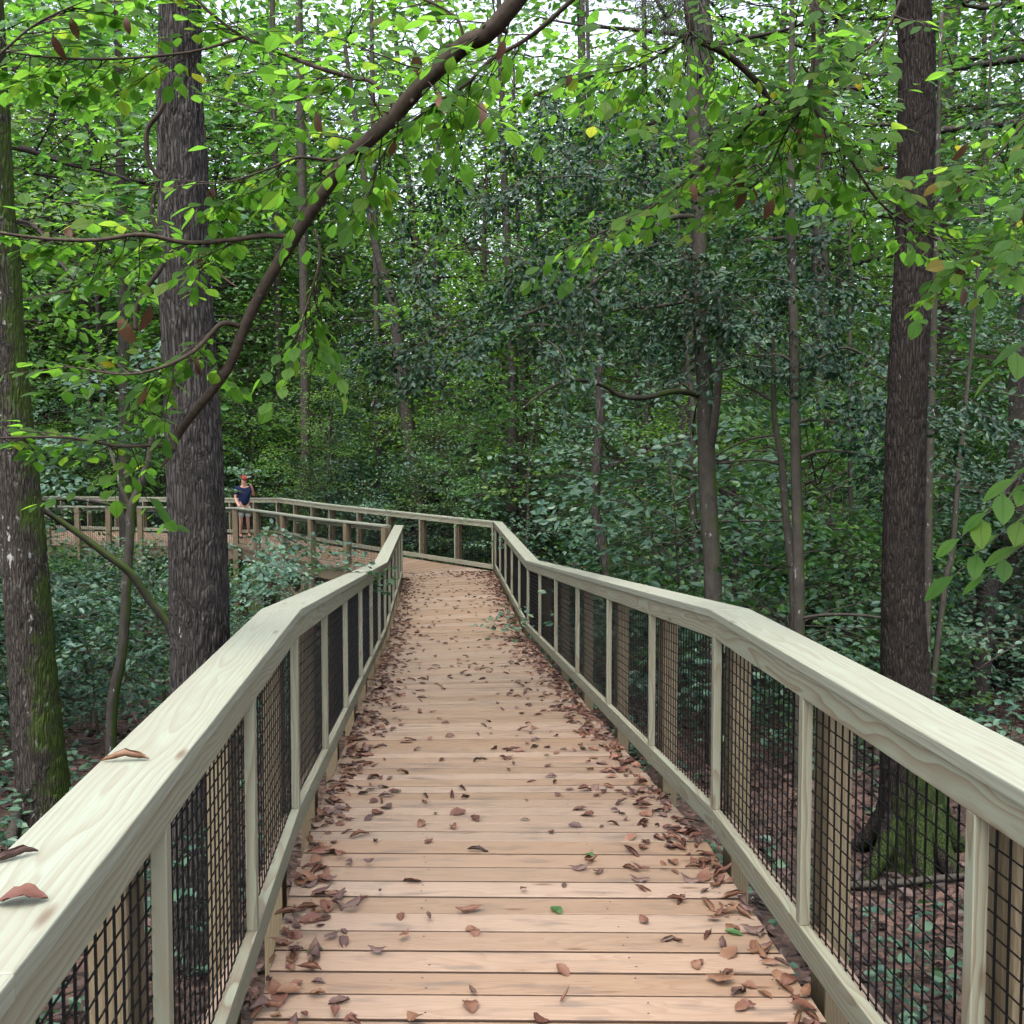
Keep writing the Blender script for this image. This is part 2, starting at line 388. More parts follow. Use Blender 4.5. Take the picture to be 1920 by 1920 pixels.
def make_rail(name, pts, outward, label, spans, group=None, wires=True, near=False):
    """one railing along the deck edge: cap boards, top and bottom rails, battens, posts, wire panels"""
    pts = [np.asarray(p, float) for p in pts]; n = len(pts)
    root = empty(name, tuple(pts[0]), label, 'railing', group)
    dirs = [hdir(pts[i], pts[i + 1]) for i in range(n - 1)]
    perp = [np.array([d[1], -d[0], 0]) * outward for d in dirs]
    mit = []
    for i in range(n):
        if i == 0: mit.append(perp[0])
        elif i == n - 1: mit.append(perp[-1])
        else:
            m = nrm(perp[i - 1] + perp[i]); mit.append(m / max(.4, np.dot(m, perp[i])))
    for i in range(n - 1):
        a, b = pts[i], pts[i + 1]
        da = dirs[i]
        Lc = np.linalg.norm((b - a)[:2]); nc = max(1, int(round(Lc / 3.4)))
        for q in range(nc):
            f0 = q / nc; f1 = (q + 1) / nc
            pa = a + (b - a) * f0 + da * .001; pb = a + (b - a) * f1 - da * .001
            sa = mit[i] if q == 0 else perp[i]; sb = mit[i + 1] if q == nc - 1 else perp[i]
            m = MB(); board(m, pa, pb, sa, -.020 + random.uniform(-.002, .002), .164, 1.032, 1.07 + random.uniform(-.0008, .0008), s1=sb); bevel(m.build('cap_board', M['cap'], root, attr='wc'))
        m = MB(); board(m, a + da * .001, b - da * .001, mit[i], 0, .038, .936, 1.030, s1=mit[i + 1]); bevel(m.build('top_rail', M['rail'], root, attr='wc'), .003)
        m = MB(); board(m, a + da * .001, b - da * .001, mit[i], 0, .038, .05, .146, s1=mit[i + 1]); bevel(m.build('bottom_rail', M['rail'], root, attr='wc'), .003)
        m = MB(); board(m, a + da * .001, b - da * .001, mit[i], .044, .073, .05, .128, s1=mit[i + 1]); m.build('toe_board', M['deck'], root, attr='wc')
        # battens / posts
        L = np.linalg.norm((b - a)[:2]); slope = (b[2] - a[2]) / L
        fr = spans[i]
        d, s = dirs[i], perp[i]
        ks = [f for f in fr]
        for j, f in enumerate(ks):
            if f > .9999 and i < n - 2: continue        # the next segment's first batten stands there
            P = a + (b - a) * f
            sh = .0 if f > .001 else .026
            if f > .9999: sh = -.026
            m = MB(); vboard(m, P + d * sh, d, s, -.021, .021, .001, .0375, .1455, .9365)
            bevel(m.build('batten', M['rail'], root, attr='wc'), .003)
            g = float(gz(P[0] + s[0] * .15, P[1] + s[1] * .15)) - P[2] - .15
            m = MB(); vboard(m, P + d * sh, d, s, -.07, .07, .075, .158, g, 1.031)
            bevel(m.build('post', M['post'], root, attr='wc'), .004)
        if wires:
            for j in range(len(ks) - 1):
                f0, f1 = ks[j], ks[j + 1]
                P0 = a + (b - a) * f0; P1 = a + (b - a) * f1
                Lp = np.linalg.norm((P1 - P0)[:2])
                w = MB(); r = .0024; o = .0405
                rn = random
                nv = int(Lp / .057)
                for k in range(nv + 1):
                    P = P0 + (P1 - P0) * (min(1, (k * .057 + .012) / Lp))
                    wb = rn.uniform(-.0015, .0015)
                    c = []
                    for zz in (.10, .98):
                        for (u, q) in ((-r, -r), (r, -r), (r, r), (-r, r)):
                            c.append(P + d * (u + wb) + s * (o + q) + np.array([0, 0, zz]))
                    w.hexa(c)
                for k in range(18):
                    zz = .106 + k * .0508; r = .0016
                    c = []
                    for P in (P0, P1):
                        for (q, u) in ((-r, -r), (r, -r), (r, r), (-r, r)):
                            c.append(P + s * (o + q - 2 * r) + np.array([0, 0, zz + u]))
                    w.hexa(c)
                w.build('wire_panel', M['wire'], root)
    return root

sp1 = [0, .17, .34, .51, .66, .83, 1.0]
def even(k): return [i / k for i in range(k + 1)]
def off(pts, o):
    """shift the polyline outward by o (positive = to the right of travel)"""
    out = []
    for i, p in enumerate(pts):
        if i == 0: d = hdir(pts[0], pts[1])
        elif i == len(pts) - 1: d = hdir(pts[-2], pts[-1])
        else: d = nrm(hdir(pts[i - 1], p) + hdir(p, pts[i + 1]))
        out.append(p + np.array([d[1], -d[0], 0]) * o)
    return out
nearR = [(k2R[1] - y) for y in (2.27, 3.37)]
LR = np.linalg.norm((k2R - R0)[:2])
spR0 = sorted([0, 1] + [1 - 1.14 * k / LR for k in range(1, 6)])
spR0 = [f for f in spR0 if f >= 0]
LL = np.linalg.norm((k2L - L0)[:2])
spL0 = sorted([0, 1] + [1 - 1.20 * k / LL for k in range(1, 6)]); spL0 = [f for f in spL0 if f >= 0]
sixR = [0, .145, .30, .475, .65, .83, 1]
make_rail('wooden_railing', deckR, 1, 'pale timber railing with black wire mesh along the right side of the deck', [spR0, sixR, even(5)])
make_rail('wooden_railing', deckL, -1, 'pale timber railing on the left with three brown leaves lying on its cap', [spL0, sixR, even(5)])
make_rail('wooden_railing', [coR + np.array([-.03, .002, 0])] + farR, 1, 'distant railing on the outer side of the bend behind the person', [even(5), even(3), even(2), even(7)])
make_rail('wooden_railing', [eL + np.array([-.26, .02, 0])] + farL, -1, 'distant railing seen from outside with thick posts on the inner side of the bend', [even(2), even(2), [0, 1], even(6)])

def along(poly, s):
    seg = [np.linalg.norm(poly[i + 1] - poly[i]) for i in range(len(poly) - 1)]
    t = s
    for i, L in enumerate(seg):
        if t <= L or i == len(seg) - 1: return poly[i] + (poly[i + 1] - poly[i]) * (t / L)
        t -= L
def deck():
    root = empty('boardwalk', (0, 0, 0), 'long timber boardwalk of tan cross planks sloping down and bending left', 'boardwalk')
    root['kind'] = 'structure'
    m = MB(); rng = random
    L = [p.copy() for p in off(deckL, .03)]; R = [p.copy() for p in off(deckR, -.03)]
    for i in range(3):
        La, Lb, Ra, Rb = L[i], L[i + 1], R[i], R[i + 1]
        n = int(round(.5 * (np.linalg.norm(Lb - La) + np.linalg.norm(Rb - Ra)) / .149))
        for k in range(n):
            f0, f1 = k / n, (k + 1) / n
            gap = rng.choice([.04, .05, .06, .09]) * rng.uniform(.8, 1.1)
            f1 -= gap / n
            jl, jr = rng.uniform(-.006, .006), rng.uniform(-.006, .006)
            zj = rng.uniform(-.0012, .0012)
            a0 = La + (Lb - La) * f0; a1 = La + (Lb - La) * f1; b0 = Ra + (Rb - Ra) * f0; b1 = Ra + (Rb - Ra) * f1
            ex = nrm(b0 - a0)
            a0 = a0 + ex * jl; a1 = a1 + ex * jl; b0 = b0 + ex * jr; b1 = b1 + ex * jr
            up = np.array([0, 0, 1.0])
            c = [a0 + up * (zj - .036), a1 + up * (zj - .036), a1 + up * zj, a0 + up * zj, b0 + up * (zj - .036), b1 + up * (zj - .036), b1 + up * zj, b0 + up * zj]
            offl = rng.uniform(0, 900); w = .14
            sgn = rng.choice([-1, 1]); ca = rng.uniform(-.05, .05); cb = sgn * rng.uniform(.03, .08); ta, tb = rng.uniform(-.01, .01), rng.uniform(-.012, .012)
            W = []
            for l in (0, 1.85):
                for o, z in ((0, 0), (w, 0), (w, .036), (0, .036)):
                    W.append((l + offl, o - w / 2 + ca + ta * l, z + cb + tb * l))
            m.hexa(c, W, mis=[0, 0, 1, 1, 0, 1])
    # screws and the far bend
    FL = [eL] + farL; FR = [coR] + farR
    tot = [(0, 1, 16), (1, 2, 22), (2, 3, 14), (3, 4, 48)]
    for (i, j, n) in tot:
        La, Lb, Ra, Rb = FL[i], FL[j], FR[i], FR[j]
        for k in range(n):
            f0, f1 = k / n, (k + .965) / n
            a0 = La + (Lb - La) * f0; a1 = La + (Lb - La) * f1; b0 = Ra + (Rb - Ra) * f0; b1 = Ra + (Rb - Ra) * f1
            up = np.array([0, 0, 1.0])
            c = [a0 - up * .036, a1 - up * .036, a1, a0, b0 - up * .036, b1 - up * .036, b1, b0]
            o_ = rng.uniform(0, 900)
            W = [(o_, 0, .05), (o_, .14, .05), (o_, .14, .08), (o_, 0, .08), (o_ + 2, 0, .05), (o_ + 2, .14, .05), (o_ + 2, .14, .08), (o_ + 2, 0, .08)]
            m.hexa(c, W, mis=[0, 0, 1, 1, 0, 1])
    bevel(m.build('deck', [M['deck'], M['deck_gap_shade']], root, attr='wc'), .0035)
    sm = MB()
    for i in (0, 1):
        La, Lb, Ra, Rb = L[i], L[i + 1], R[i], R[i + 1]
        n = int(round(.5 * (np.linalg.norm(Lb - La) + np.linalg.norm(Rb - Ra)) / .149))
        for k in range(n):
            for q in (.27, .70):
                a = La + (Lb - La) * ((k + q) / n); b = Ra + (Rb - Ra) * ((k + q) / n)
                for t in (.045, .30, .70, .955):
                    if rng.random() < .3: continue
                    c = a + (b - a) * (t + rng.uniform(-.012, .012)) + np.array([rng.uniform(-.004, .004), rng.uniform(-.006, .006), .0022])
                    an = np.arange(6) * 1.0472; V = c + np.stack([np.cos(an) * .0042, np.sin(an) * .0042, an * 0], -1)
                    sm.add(V, list(range(6)), [6])
    sm.build('deck_screws', M['screw'], root)
    # stringers / rim joists below the edge
    for poly, o in ((L + farL, -1), (R + farR, 1)):
        for i in range(len(poly) - 1):
            d = hdir(poly[i], poly[i + 1]); s = np.array([d[1], -d[0], 0]) * o
            mm = MB(); board(mm, poly[i] + d * .002, poly[i + 1] - d * .002, s, -.075, -.035, -.29, -.040)
            mm.build('rim_joist', M['post'], root, attr='wc')
    for f in (-.35, .35):
        for i in range(3):
            A = (L[i] + R[i]) / 2; B = (L[i + 1] + R[i + 1]) / 2
            mm = MB(); d = hdir(A, B); s = np.array([d[1], -d[0], 0])
            board(mm, A + d * .002, B - d * .002, s, f - .02, f + .02, -.29, -.040); mm.build('joist', M['post'], root, attr='wc')
    # tall legs with cross braces under the far bend
    P = [np.asarray(p) for p in [eL] + farL]
    for i in range(len(P) - 1):
        a, b = P[i], P[i + 1]; Lg = np.linalg.norm((b - a)[:2]); n = max(1, int(Lg / 2.4)); d = hdir(a, b); s = np.array([d[1], -d[0], 0])
        for k in range(n):
            p = a + (b - a) * ((k + .1) / n); q = a + (b - a) * ((k + .9) / n)
            gp = float(gz(p[0], p[1])) - p[2] - .1; gq = float(gz(q[0], q[1])) - q[2] - .1
            for (z0, z1) in ((-.3, gq * .85), (gp * .85, -.3)):
                mm = MB(); c = []
                for X, z in ((p, z0), (q, z1)):
                    for o, dz in ((.10, -.07), (.14, -.07), (.14, .07), (.10, .07)):
                        c.append(X + s * (o + (.05 if z0 > z1 else 0)) + np.array([0, 0, z + dz]))
                W = [(random.uniform(0, 9), .03, .03)] * 8
                W = [(0 if q_ < 4 else 2, .03 + .04 * (q_ % 2), .04) for q_ in range(8)]
                mm.hexa(c, W); mm.build('cross_brace', M['post'], root, attr='wc')
            mm = MB(); vboard(mm, p, d, s, -.07, .07, -.2, -.06, gp, -.29); mm.build('support_post', M['post'], root, attr='wc')
deck()

# ------------------------------------------------------------------ leaves
T6 = np.array([[0, 0, 0], [.32, .5, .05], [.72, .40, .02], [1, 0, -.08], [.72, -.40, .02], [.32, -.5, .05]])
F6 = [[0, 3, 2, 1], [0, 5, 4, 3]]
T4 = np.array([[0, 0, 0], [.45, .48, .04], [1, 0, -.04], [.45, -.48, .04]]); F4 = [[0, 3, 2, 1]]
def beech_template():
    prof = [0, .13, .27, .36, .42, .455, .44, .40, .33, .22, .09, 0]
    n = len(prof); V = []; W = []; F = []
    for i, w in enumerate(prof):
        u = i / (n - 1)
        z = -.10 * u * u
        V.append([u, 0, z]); W.append([u, 0, 0])
    for sgn in (1, -1):
        st = len(V)
        for i, w in enumerate(prof[1:-1], 1):
            u = i / (n - 1)
            V.append([u + .035, sgn * w * 1.04, -.10 * u * u + .10 * w]); W.append([u, sgn * w, 0])      # tooth tip
            V.append([u + .055, sgn * w * .93, -.10 * u * u + .09 * w]); W.append([u + .03, sgn * w * .9, 0])
        k = len(prof) - 2
        for i in range(k):
            a, b = st + 2 * i, st + 2 * i + 1
            c = st + 2 * (i + 1) if i < k - 1 else n - 1
            m0, m1 = i + 1, i + 2
            f = [m0, m1, c, b, a] if c != m1 else [m0, m1, b, a]
            F.append(f if sgn > 0 else f[::-1])
        f = [0, 1, st]; F.append(f if sgn > 0 else f[::-1])
    return np.array(V), F, np.array(W)
TB, FB, WB = beech_template()

def frames(D, N):
    D = nrm(D); N = N - D * np.sum(N * D, -1, keepdims=True); N = nrm(N); S = np.cross(N, D); return D, S, N
def leaf_arrays(P, D, N, L, wr, T=T6, F=F6, W=None, curl=None):
    D, S, N = frames(D, N)
    n = len(P); k = len(T)
    L = np.asarray(L).reshape(-1, 1, 1)
    x = T[:, 0][None, :, None]; y = T[:, 1][None, :, None] * wr; z = T[:, 2][None, :, None]
    if curl is not None:
        c = np.asarray(curl).reshape(-1, 1, 1)
        z = z - c * x * x * .5 + np.abs(y) * (-c) * .35
    V = P[:, None, :] + L * (x * D[:, None, :] + y * S[:, None, :] + z * N[:, None, :])
    V = V.reshape(-1, 3)
    tot = np.array([len(f) for f in F]); flat = np.concatenate(F)
    FF = (flat[None, :] + (np.arange(n) * k)[:, None]).ravel(); TT = np.tile(tot, n)
    WW = np.tile(W, (n, 1)) if W is not None else np.zeros_like(V)
    return V, FF, TT, WW

def make_spray(seed, L=1.0, nside=9, leaf=.07, gap=.06, spread=.55, tilt=.45, droop=.15, fan=1.0):
    r = np.random.default_rng(seed)
    P = []; D = []; N = []; LL = []; seg = []
    def stem(p, d, length, rad, lv):
        n = max(2, int(length / gap)); pts = [p]; dd = nrm(d)
        q = p.copy()
        for i in range(n):
            dd = nrm(dd + r.normal(0, .10, 3) * np.array([1, 1, .5]) + np.array([0, 0, -droop * .12]))
            q = q + dd * (length / n); pts.append(q.copy())
            side = np.cross(dd, [0, 0, 1]); side = nrm(side) * (1 if i % 2 else -1)
            if lv == 0 and i >= 1 and i < n:
                ln = length * spread * (1 - .75 * i / n) * r.uniform(.7, 1.2)
                stem(q, nrm(dd * .8 + side * fan + np.array([0, 0, r.normal(0, .18)])), ln, rad * .5, 1)
            if lv >= 1 or i > n * .5:
                P.append(q); D.append(nrm(dd * .75 + side * .8 + np.array([0, 0, r.normal(-.15, .3)])))
                N.append(nrm(np.array([0, 0, 1.0]) + r.normal(0, tilt, 3))); LL.append(leaf * r.uniform(.65, 1.2))
        P.append(q); D.append(dd); N.append(nrm(np.array([0, 0, 1.0]) + r.normal(0, tilt, 3))); LL.append(leaf)
        seg.append((np.array(pts), rad))
    stem(np.zeros(3), np.array([1.0, 0, .08]), L, .008 * L, 0)
    return np.array(P), np.array(D), np.array(N), np.array(LL), seg

SPR = {
    'fine': [make_spray(s, 1.0, leaf=.062, gap=.085, tilt=.5) for s in range(5)],
    'holly': [make_spray(20 + s, 1.0, leaf=.065, gap=.075, tilt=.75, droop=.5, fan=.9) for s in range(5)],
    'broad': [make_spray(40 + s, 1.0, leaf=.105, gap=.12, tilt=.5) for s in range(5)],
    'far': [make_spray(60 + s, 1.0, leaf=.15, gap=.17, tilt=.6) for s in range(5)],
}
print('spray sizes', {k: len(v[0][0]) for k, v in SPR.items()})

def rotm(yaw, pitch, roll):
    cy, sy = math.cos(yaw), math.sin(yaw); c, s = math.cos(pitch), math.sin(pitch); cr, sr = math.cos(roll), math.sin(roll)
    Rz = np.array([[cy, -sy, 0], [sy, cy, 0], [0, 0, 1]]); Ry = np.array([[c, 0, -s], [0, 1, 0], [s, 0, c]]); Rx = np.array([[1, 0, 0], [0, cr, -sr], [0, sr, cr]])
    return Rz @ Ry @ Rx

class Crown:
    def __init__(s): s.P = []; s.D = []; s.N = []; s.L = []; s.mb = MB()
    def spray(s, kind, pos, yaw, pitch, roll, sc, r, leafsc=1.0, twigs=True):
        P, D, N, L, seg = SPR[kind][r.integers(0, len(SPR[kind]))]
        R = rotm(yaw, pitch, roll)
        s.P.append(P @ R.T * sc + pos); s.D.append(D @ R.T); s.N.append(N @ R.T); s.L.append(L * leafsc)
        if twigs:
            for pts, rad in seg[-1:] + (seg[:-1:2] if twigs == 2 else []):
                q = pts[::2] if len(pts) > 4 else pts
                s.mb.tube(q @ R.T * sc + pos, np.linspace(rad * sc, rad * sc * .3, len(q)), 3, 1, cap=False)
    def build(s, name, mat, parent, wr=.55, T=T6, F=F6):
        P = np.concatenate(s.P); D = np.concatenate(s.D); N = np.concatenate(s.N); L = np.concatenate(s.L)
        V, FF, TT, WW = leaf_arrays(P, D, N, L, wr, T, F)
        s.mb.add(V, FF, TT, 0)
        return s.mb.build(name, [mat, M['twig']], parent)

# ------------------------------------------------------------------ generic trees (built once, then copied)
def proto_tree(seed, name, H, trunk_r, z0, spread, nl, kind, mat, barkm, leafsc=1.0, lean=.3, spsc=(.8, 1.4), per=5, topn=12, T=T6, F=F6, twigs=True):
    r = np.random.default_rng(seed)
    root = empty(name, (0, 0, 0))
    tb = MB()
    n = 14; zz = np.linspace(-.3, H, n)
    wob = np.cumsum(r.normal(0, .035 * H / 10, (n, 2)), 0)
    lx, ly = r.normal(0, lean, 2)
    P = np.stack([wob[:, 0] + lx * np.clip(zz / H, 0, 1) ** 1.5, wob[:, 1] + ly * np.clip(zz / H, 0, 1) ** 1.5, zz], -1)
    P[:, :2] -= P[1, :2]
    R = trunk_r * (1 - .8 * np.clip(zz / H, 0, 1)) * (1 + .6 * np.exp(-np.clip(zz, 0, 9) * 3))
    tb.tube(P, R, 10, 0, bump=.08, rng=r)
    cr = Crown()
    for i in range(nl):
        f = (i + r.uniform(0, 1)) / nl
        z = z0 + (H * .97 - z0) * f
        base = np.array([np.interp(z, zz, P[:, 0]), np.interp(z, zz, P[:, 1]), z])
        yaw = i * 2.4 + r.uniform(-.5, .5)
        ln = spread * (1 - .55 * f) * r.uniform(.6, 1.15)
        el = r.uniform(-.05, .5) + .4 * f
        m = 6; pts = [base]; d = np.array([math.cos(yaw) * math.cos(el), math.sin(yaw) * math.cos(el), math.sin(el)]); q = base.copy()
        for k in range(m):
            d = nrm(d + r.normal(0, .13, 3) + np.array([0, 0, -.06])); q = q + d * ln / m; pts.append(q.copy())
        rr = max(.008, np.interp(z, zz, R) * .38)
        tb.tube(np.array(pts), np.linspace(rr, rr * .25, m + 1), 5, 0)
        pts = np.array(pts)
        for k in range(per):
            t = r.uniform(.35, 1.0); x = t * m; j = min(int(x), m - 1); p = pts[j] + (pts[j + 1] - pts[j]) * (x - j)
            cr.spray(kind, p, yaw + r.normal(0, .9), r.normal(.05, .25), r.normal(0, .3), r.uniform(*spsc), r, leafsc, twigs)
    for k in range(topn):
        cr.spray(kind, P[-1] - np.array([0, 0, r.uniform(0, .12 * H)]), r.uniform(0, 6.28), r.uniform(-.1, .9), 0, r.uniform(*spsc), r, leafsc, twigs)
    tb.build('trunk', barkm, root, smooth=True)
    cr.build('crown', mat, root, T=T, F=F)
    return root
def copy_tree(o, loc, rz, sc, label, cat, group, cmat=None):
    c = o.copy(); COL.objects.link(c)
    c.location = loc; c.rotation_euler = (0, 0, rz); c.scale = (sc, sc, sc)
    tag(c, label, cat, group)
    for ch in o.children:
        d = ch.copy(); COL.objects.link(d); d.parent = c; d.location = (0, 0, 0)
        if cmat and ch.name.startswith('crown'):
            d.material_slots[0].link = 'OBJECT'; d.material_slots[0].material = cmat
    return c

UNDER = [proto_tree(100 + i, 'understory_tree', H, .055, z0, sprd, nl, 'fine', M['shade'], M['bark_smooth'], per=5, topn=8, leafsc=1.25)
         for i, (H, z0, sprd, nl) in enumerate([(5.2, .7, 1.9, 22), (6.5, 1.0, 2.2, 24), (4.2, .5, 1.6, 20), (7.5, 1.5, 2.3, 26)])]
TALL = [proto_tree(200 + i, 'canopy_tree', H, tr, z0, sprd, nl, 'far', M['mid'], M['bark_far'], per=9, topn=14, spsc=(1.3, 2.2), leafsc=1.15, lean=.8)
        for i, (H, tr, z0, sprd, nl) in enumerate([(17, .20, 4.0, 4.2, 30), (20, .26, 6.5, 4.8, 30), (14, .15, 2.8, 3.6, 30), (22, .30, 8.5, 5.2, 30)])]
FARP = [proto_tree(250 + i, 'canopy_tree', H, .22, z0, sprd, nl, 'far', M['mid'], M['bark_far'], per=9, topn=16, spsc=(2.0, 3.0), leafsc=2.0, lean=.8, T=T4, F=F4)
        for i, (H, z0, sprd, nl) in enumerate([(20, 1.5, 5.4, 46), (16, 1.0, 5.0, 42)])]
SHRUB = [proto_tree(300 + i, 'shrub', H, .02, .15, sprd, nl, k, M['shade'], M['bark_smooth'], per=4, topn=5, spsc=(.5, .9), leafsc=ls, lean=.2)
         for i, (H, sprd, nl, k, ls) in enumerate([(1.7, 1.0, 14, 'fine', 1.0), (2.3, 1.2, 16, 'broad', .9), (1.2, .8, 10, 'broad', .8)])]
PROTO = UNDER + TALL + SHRUB + FARP
for i, o in enumerate(PROTO): print(o.name, [len(c.data.polygons) for c in o.children])

# path corridor test
PATH = [(.5 * (a + b))[:2] for a, b in zip(deckL, deckR)] + [(.5 * (a + b))[:2] for a, b in zip(farL, farR)]
def dpath(x, y):
    p = np.array([x, y]); best = 1e9
    for i in range(len(PATH) - 1):
        a, b = PATH[i], PATH[i + 1]; t = np.clip(np.dot(p - a, b - a) / np.dot(b - a, b - a), 0, 1)
        best = min(best, np.linalg.norm(p - a - (b - a) * t))
    return best
placed = []
def zat(x, y): return float(gz(x, y)) - .03
def scatter(n, yr, gen, mind, pathd, fov=.62, r=RNG, tries=60, low=False):
    out = []
    for _ in range(n * tries):
        if len(out) >= n: break
        y = math.sqrt(r.uniform(yr[0] ** 2, yr[1] ** 2)); x = r.uniform(-1, 1) * (y * fov + 1.5)
        if dpath(x, y) < pathd: continue
        if any((x - a) ** 2 + (y - b) ** 2 < mind ** 2 for a, b in placed): continue
        px = 960 + 1920 * x / y
        if -60 < px < 790 and y < 30 and not low: continue
        if low and -40 < px < 790 and y < 28:
            top = CAMZ - ((1075 if px > 395 else 1050) - 860) / 1920 * y
            if top - zat(x, y) < .7: continue
        placed.append((x, y)); out.append((x, y))
    return out
def zat(x, y): return float(gz(x, y)) - .03
used = set()
def put(protos, i, x, y, rz, sc, label, cat, group, cmat=None):
    o = protos[i % len(protos)]
    if o.name in used or True:
        return copy_tree(o, (x, y, zat(x, y)), rz, sc, label, cat, group, cmat)

G_T = 'tall trees of the background woods'; G_U = 'slender understory trees in the woods'; G_S = 'leafy shrubs on the forest floor'; G_F = 'crowded trees closing the far woods'
# tall canopy trees
for k, (x, y) in enumerate(scatter(46, (14, 42), None, 2.2, 4.2)):
    put(TALL, int(RNG.integers(0, 4)), x, y, RNG.uniform(0, 6.28), RNG.uniform(.8, 1.2), 'tall straight tree with a bright green crown in the background woods', 'tree', G_T,
        M['light'] if RNG.random() < .45 else M['mid'])
for k, (x, y) in enumerate(scatter(85, (36, 72), None, 2.4, 4, fov=.65)):
    put(FARP, k % 2, x, y, RNG.uniform(0, 6.28), RNG.uniform(.8, 1.35), 'hazy far tree closing the view between the nearer trunks', 'tree', G_F,
        M['light'] if RNG.random() < .5 else M['mid'])
placed.clear()
for k, (x, y) in enumerate(scatter(170, (10, 46), None, 1.1, 3.1)):
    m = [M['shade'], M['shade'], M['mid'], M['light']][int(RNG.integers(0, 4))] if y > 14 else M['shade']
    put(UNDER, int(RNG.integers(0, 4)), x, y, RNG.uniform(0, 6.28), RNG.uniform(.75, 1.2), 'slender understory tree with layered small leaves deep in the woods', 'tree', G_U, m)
placed.clear()
for k, (x, y) in enumerate(scatter(230, (6.5, 42), None, .75, 2.3, low=True)):
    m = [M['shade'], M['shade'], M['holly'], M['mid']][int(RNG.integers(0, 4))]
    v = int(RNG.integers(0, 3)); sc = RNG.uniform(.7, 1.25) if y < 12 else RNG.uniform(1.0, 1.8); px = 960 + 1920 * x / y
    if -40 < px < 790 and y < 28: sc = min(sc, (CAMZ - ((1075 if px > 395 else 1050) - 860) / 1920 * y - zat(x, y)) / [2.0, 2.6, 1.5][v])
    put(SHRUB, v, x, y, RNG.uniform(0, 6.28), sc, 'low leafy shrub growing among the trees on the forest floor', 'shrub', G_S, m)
for o in PROTO:      # the patterns themselves are not part of the place
    for c in list(o.children): bpy.data.objects.remove(c)
    bpy.data.objects.remove(o)

# ------------------------------------------------------------------ trees one can tell apart
def px_path(pl, Y=None):
    return np.array([at(p[0], p[1], p[2] if Y is None else Y) for p in pl])
def smooth_path(P, k=4):
    P = np.asarray(P, float); n = len(P)
    if n < 3: return P
    out = []
    for i in range(n - 1):
        p0 = P[max(i - 1, 0)]; p1 = P[i]; p2 = P[i + 1]; p3 = P[min(i + 2, n - 1)]
        for j in range(k):
            t = j / k
            out.append(.5 * ((2 * p1) + (-p0 + p2) * t + (2 * p0 - 5 * p1 + 4 * p2 - p3) * t * t + (-p0 + 3 * p1 - 3 * p2 + p3) * t ** 3))
    out.append(P[-1]); return np.array(out)

def vnoise(nz, na, Z, A, r):
    g = r.random((nz + 2, na)); z = Z * nz; a = (A % 1.0) * na
    i = np.floor(z).astype(int); j = np.floor(a).astype(int) % na; fz = z - np.floor(z); fa = a - np.floor(a)
    fz = fz * fz * (3 - 2 * fz); fa = fa * fa * (3 - 2 * fa); j1 = (j + 1) % na
    return (g[i, j] * (1 - fz) + g[i + 1, j] * fz) * (1 - fa) + (g[i, j1] * (1 - fz) + g[i + 1, j1] * fz) * fa
def furrow_tube(mb, P, R, r, amp=.011, per=.030):
    L = np.concatenate([[0], np.cumsum(np.linalg.norm(np.diff(P, axis=0), axis=1))]); H = L[-1]
    nr = int(H / .022); s = np.linspace(0, H, nr); PP = np.stack([np.interp(s, L, P[:, k]) for k in range(3)], -1); RR = np.interp(s, L, R)
    n = 132; A = np.linspace(0, 1, n, endpoint=False)[None, :]; Z = (s / H)[:, None]
    Rm = float(np.median(RR)); k = max(10, int(2 * math.pi * Rm / per))
    warp = (vnoise(int(H * 5), 9, Z, A, r) - .5) * 2.2 / k * 2 + (vnoise(int(H * 14), 22, Z, A, r) - .5) * 1.1 / k * 2
    plates = vnoise(int(H * 5), k, Z, A + warp, r); fine = vnoise(int(H * 22), k * 2, Z, A + warp, r)
    ridge = np.abs(np.sin(math.pi * k * (A + warp))) ** .6
    brk = 1 - .55 * np.clip((vnoise(int(H * 16), k, Z, A + warp, r) - .68) * 6, 0, 1)
    d = amp * (ridge * (.55 + .6 * plates) * brk + .25 * fine) - amp * .6
    lump = (vnoise(max(2, int(H * 1.2)), 5, Z, A, r) - .5) * .06
    T = nrm(np.gradient(PP, axis=0)); u = np.array([1.0, 0, 0]); V = []
    for i in range(nr):
        u = nrm(u - T[i] * np.dot(u, T[i])); v = np.cross(T[i], u); rr = RR[i] * (1 + lump[i]) + d[i]
        V.append(PP[i] + np.outer(np.cos(A[0] * 2 * math.pi) * rr, u) + np.outer(np.sin(A[0] * 2 * math.pi) * rr, v))
    i = (np.arange(nr - 1)[:, None] * n + np.arange(n)[None]).ravel(); j = (np.arange(nr - 1)[:, None] * n + (np.arange(n)[None] + 1) % n).ravel()
    F = np.stack([i, j, j + n, i + n], -1).ravel(); mb.add(np.concatenate(V), F, [4] * len(i))

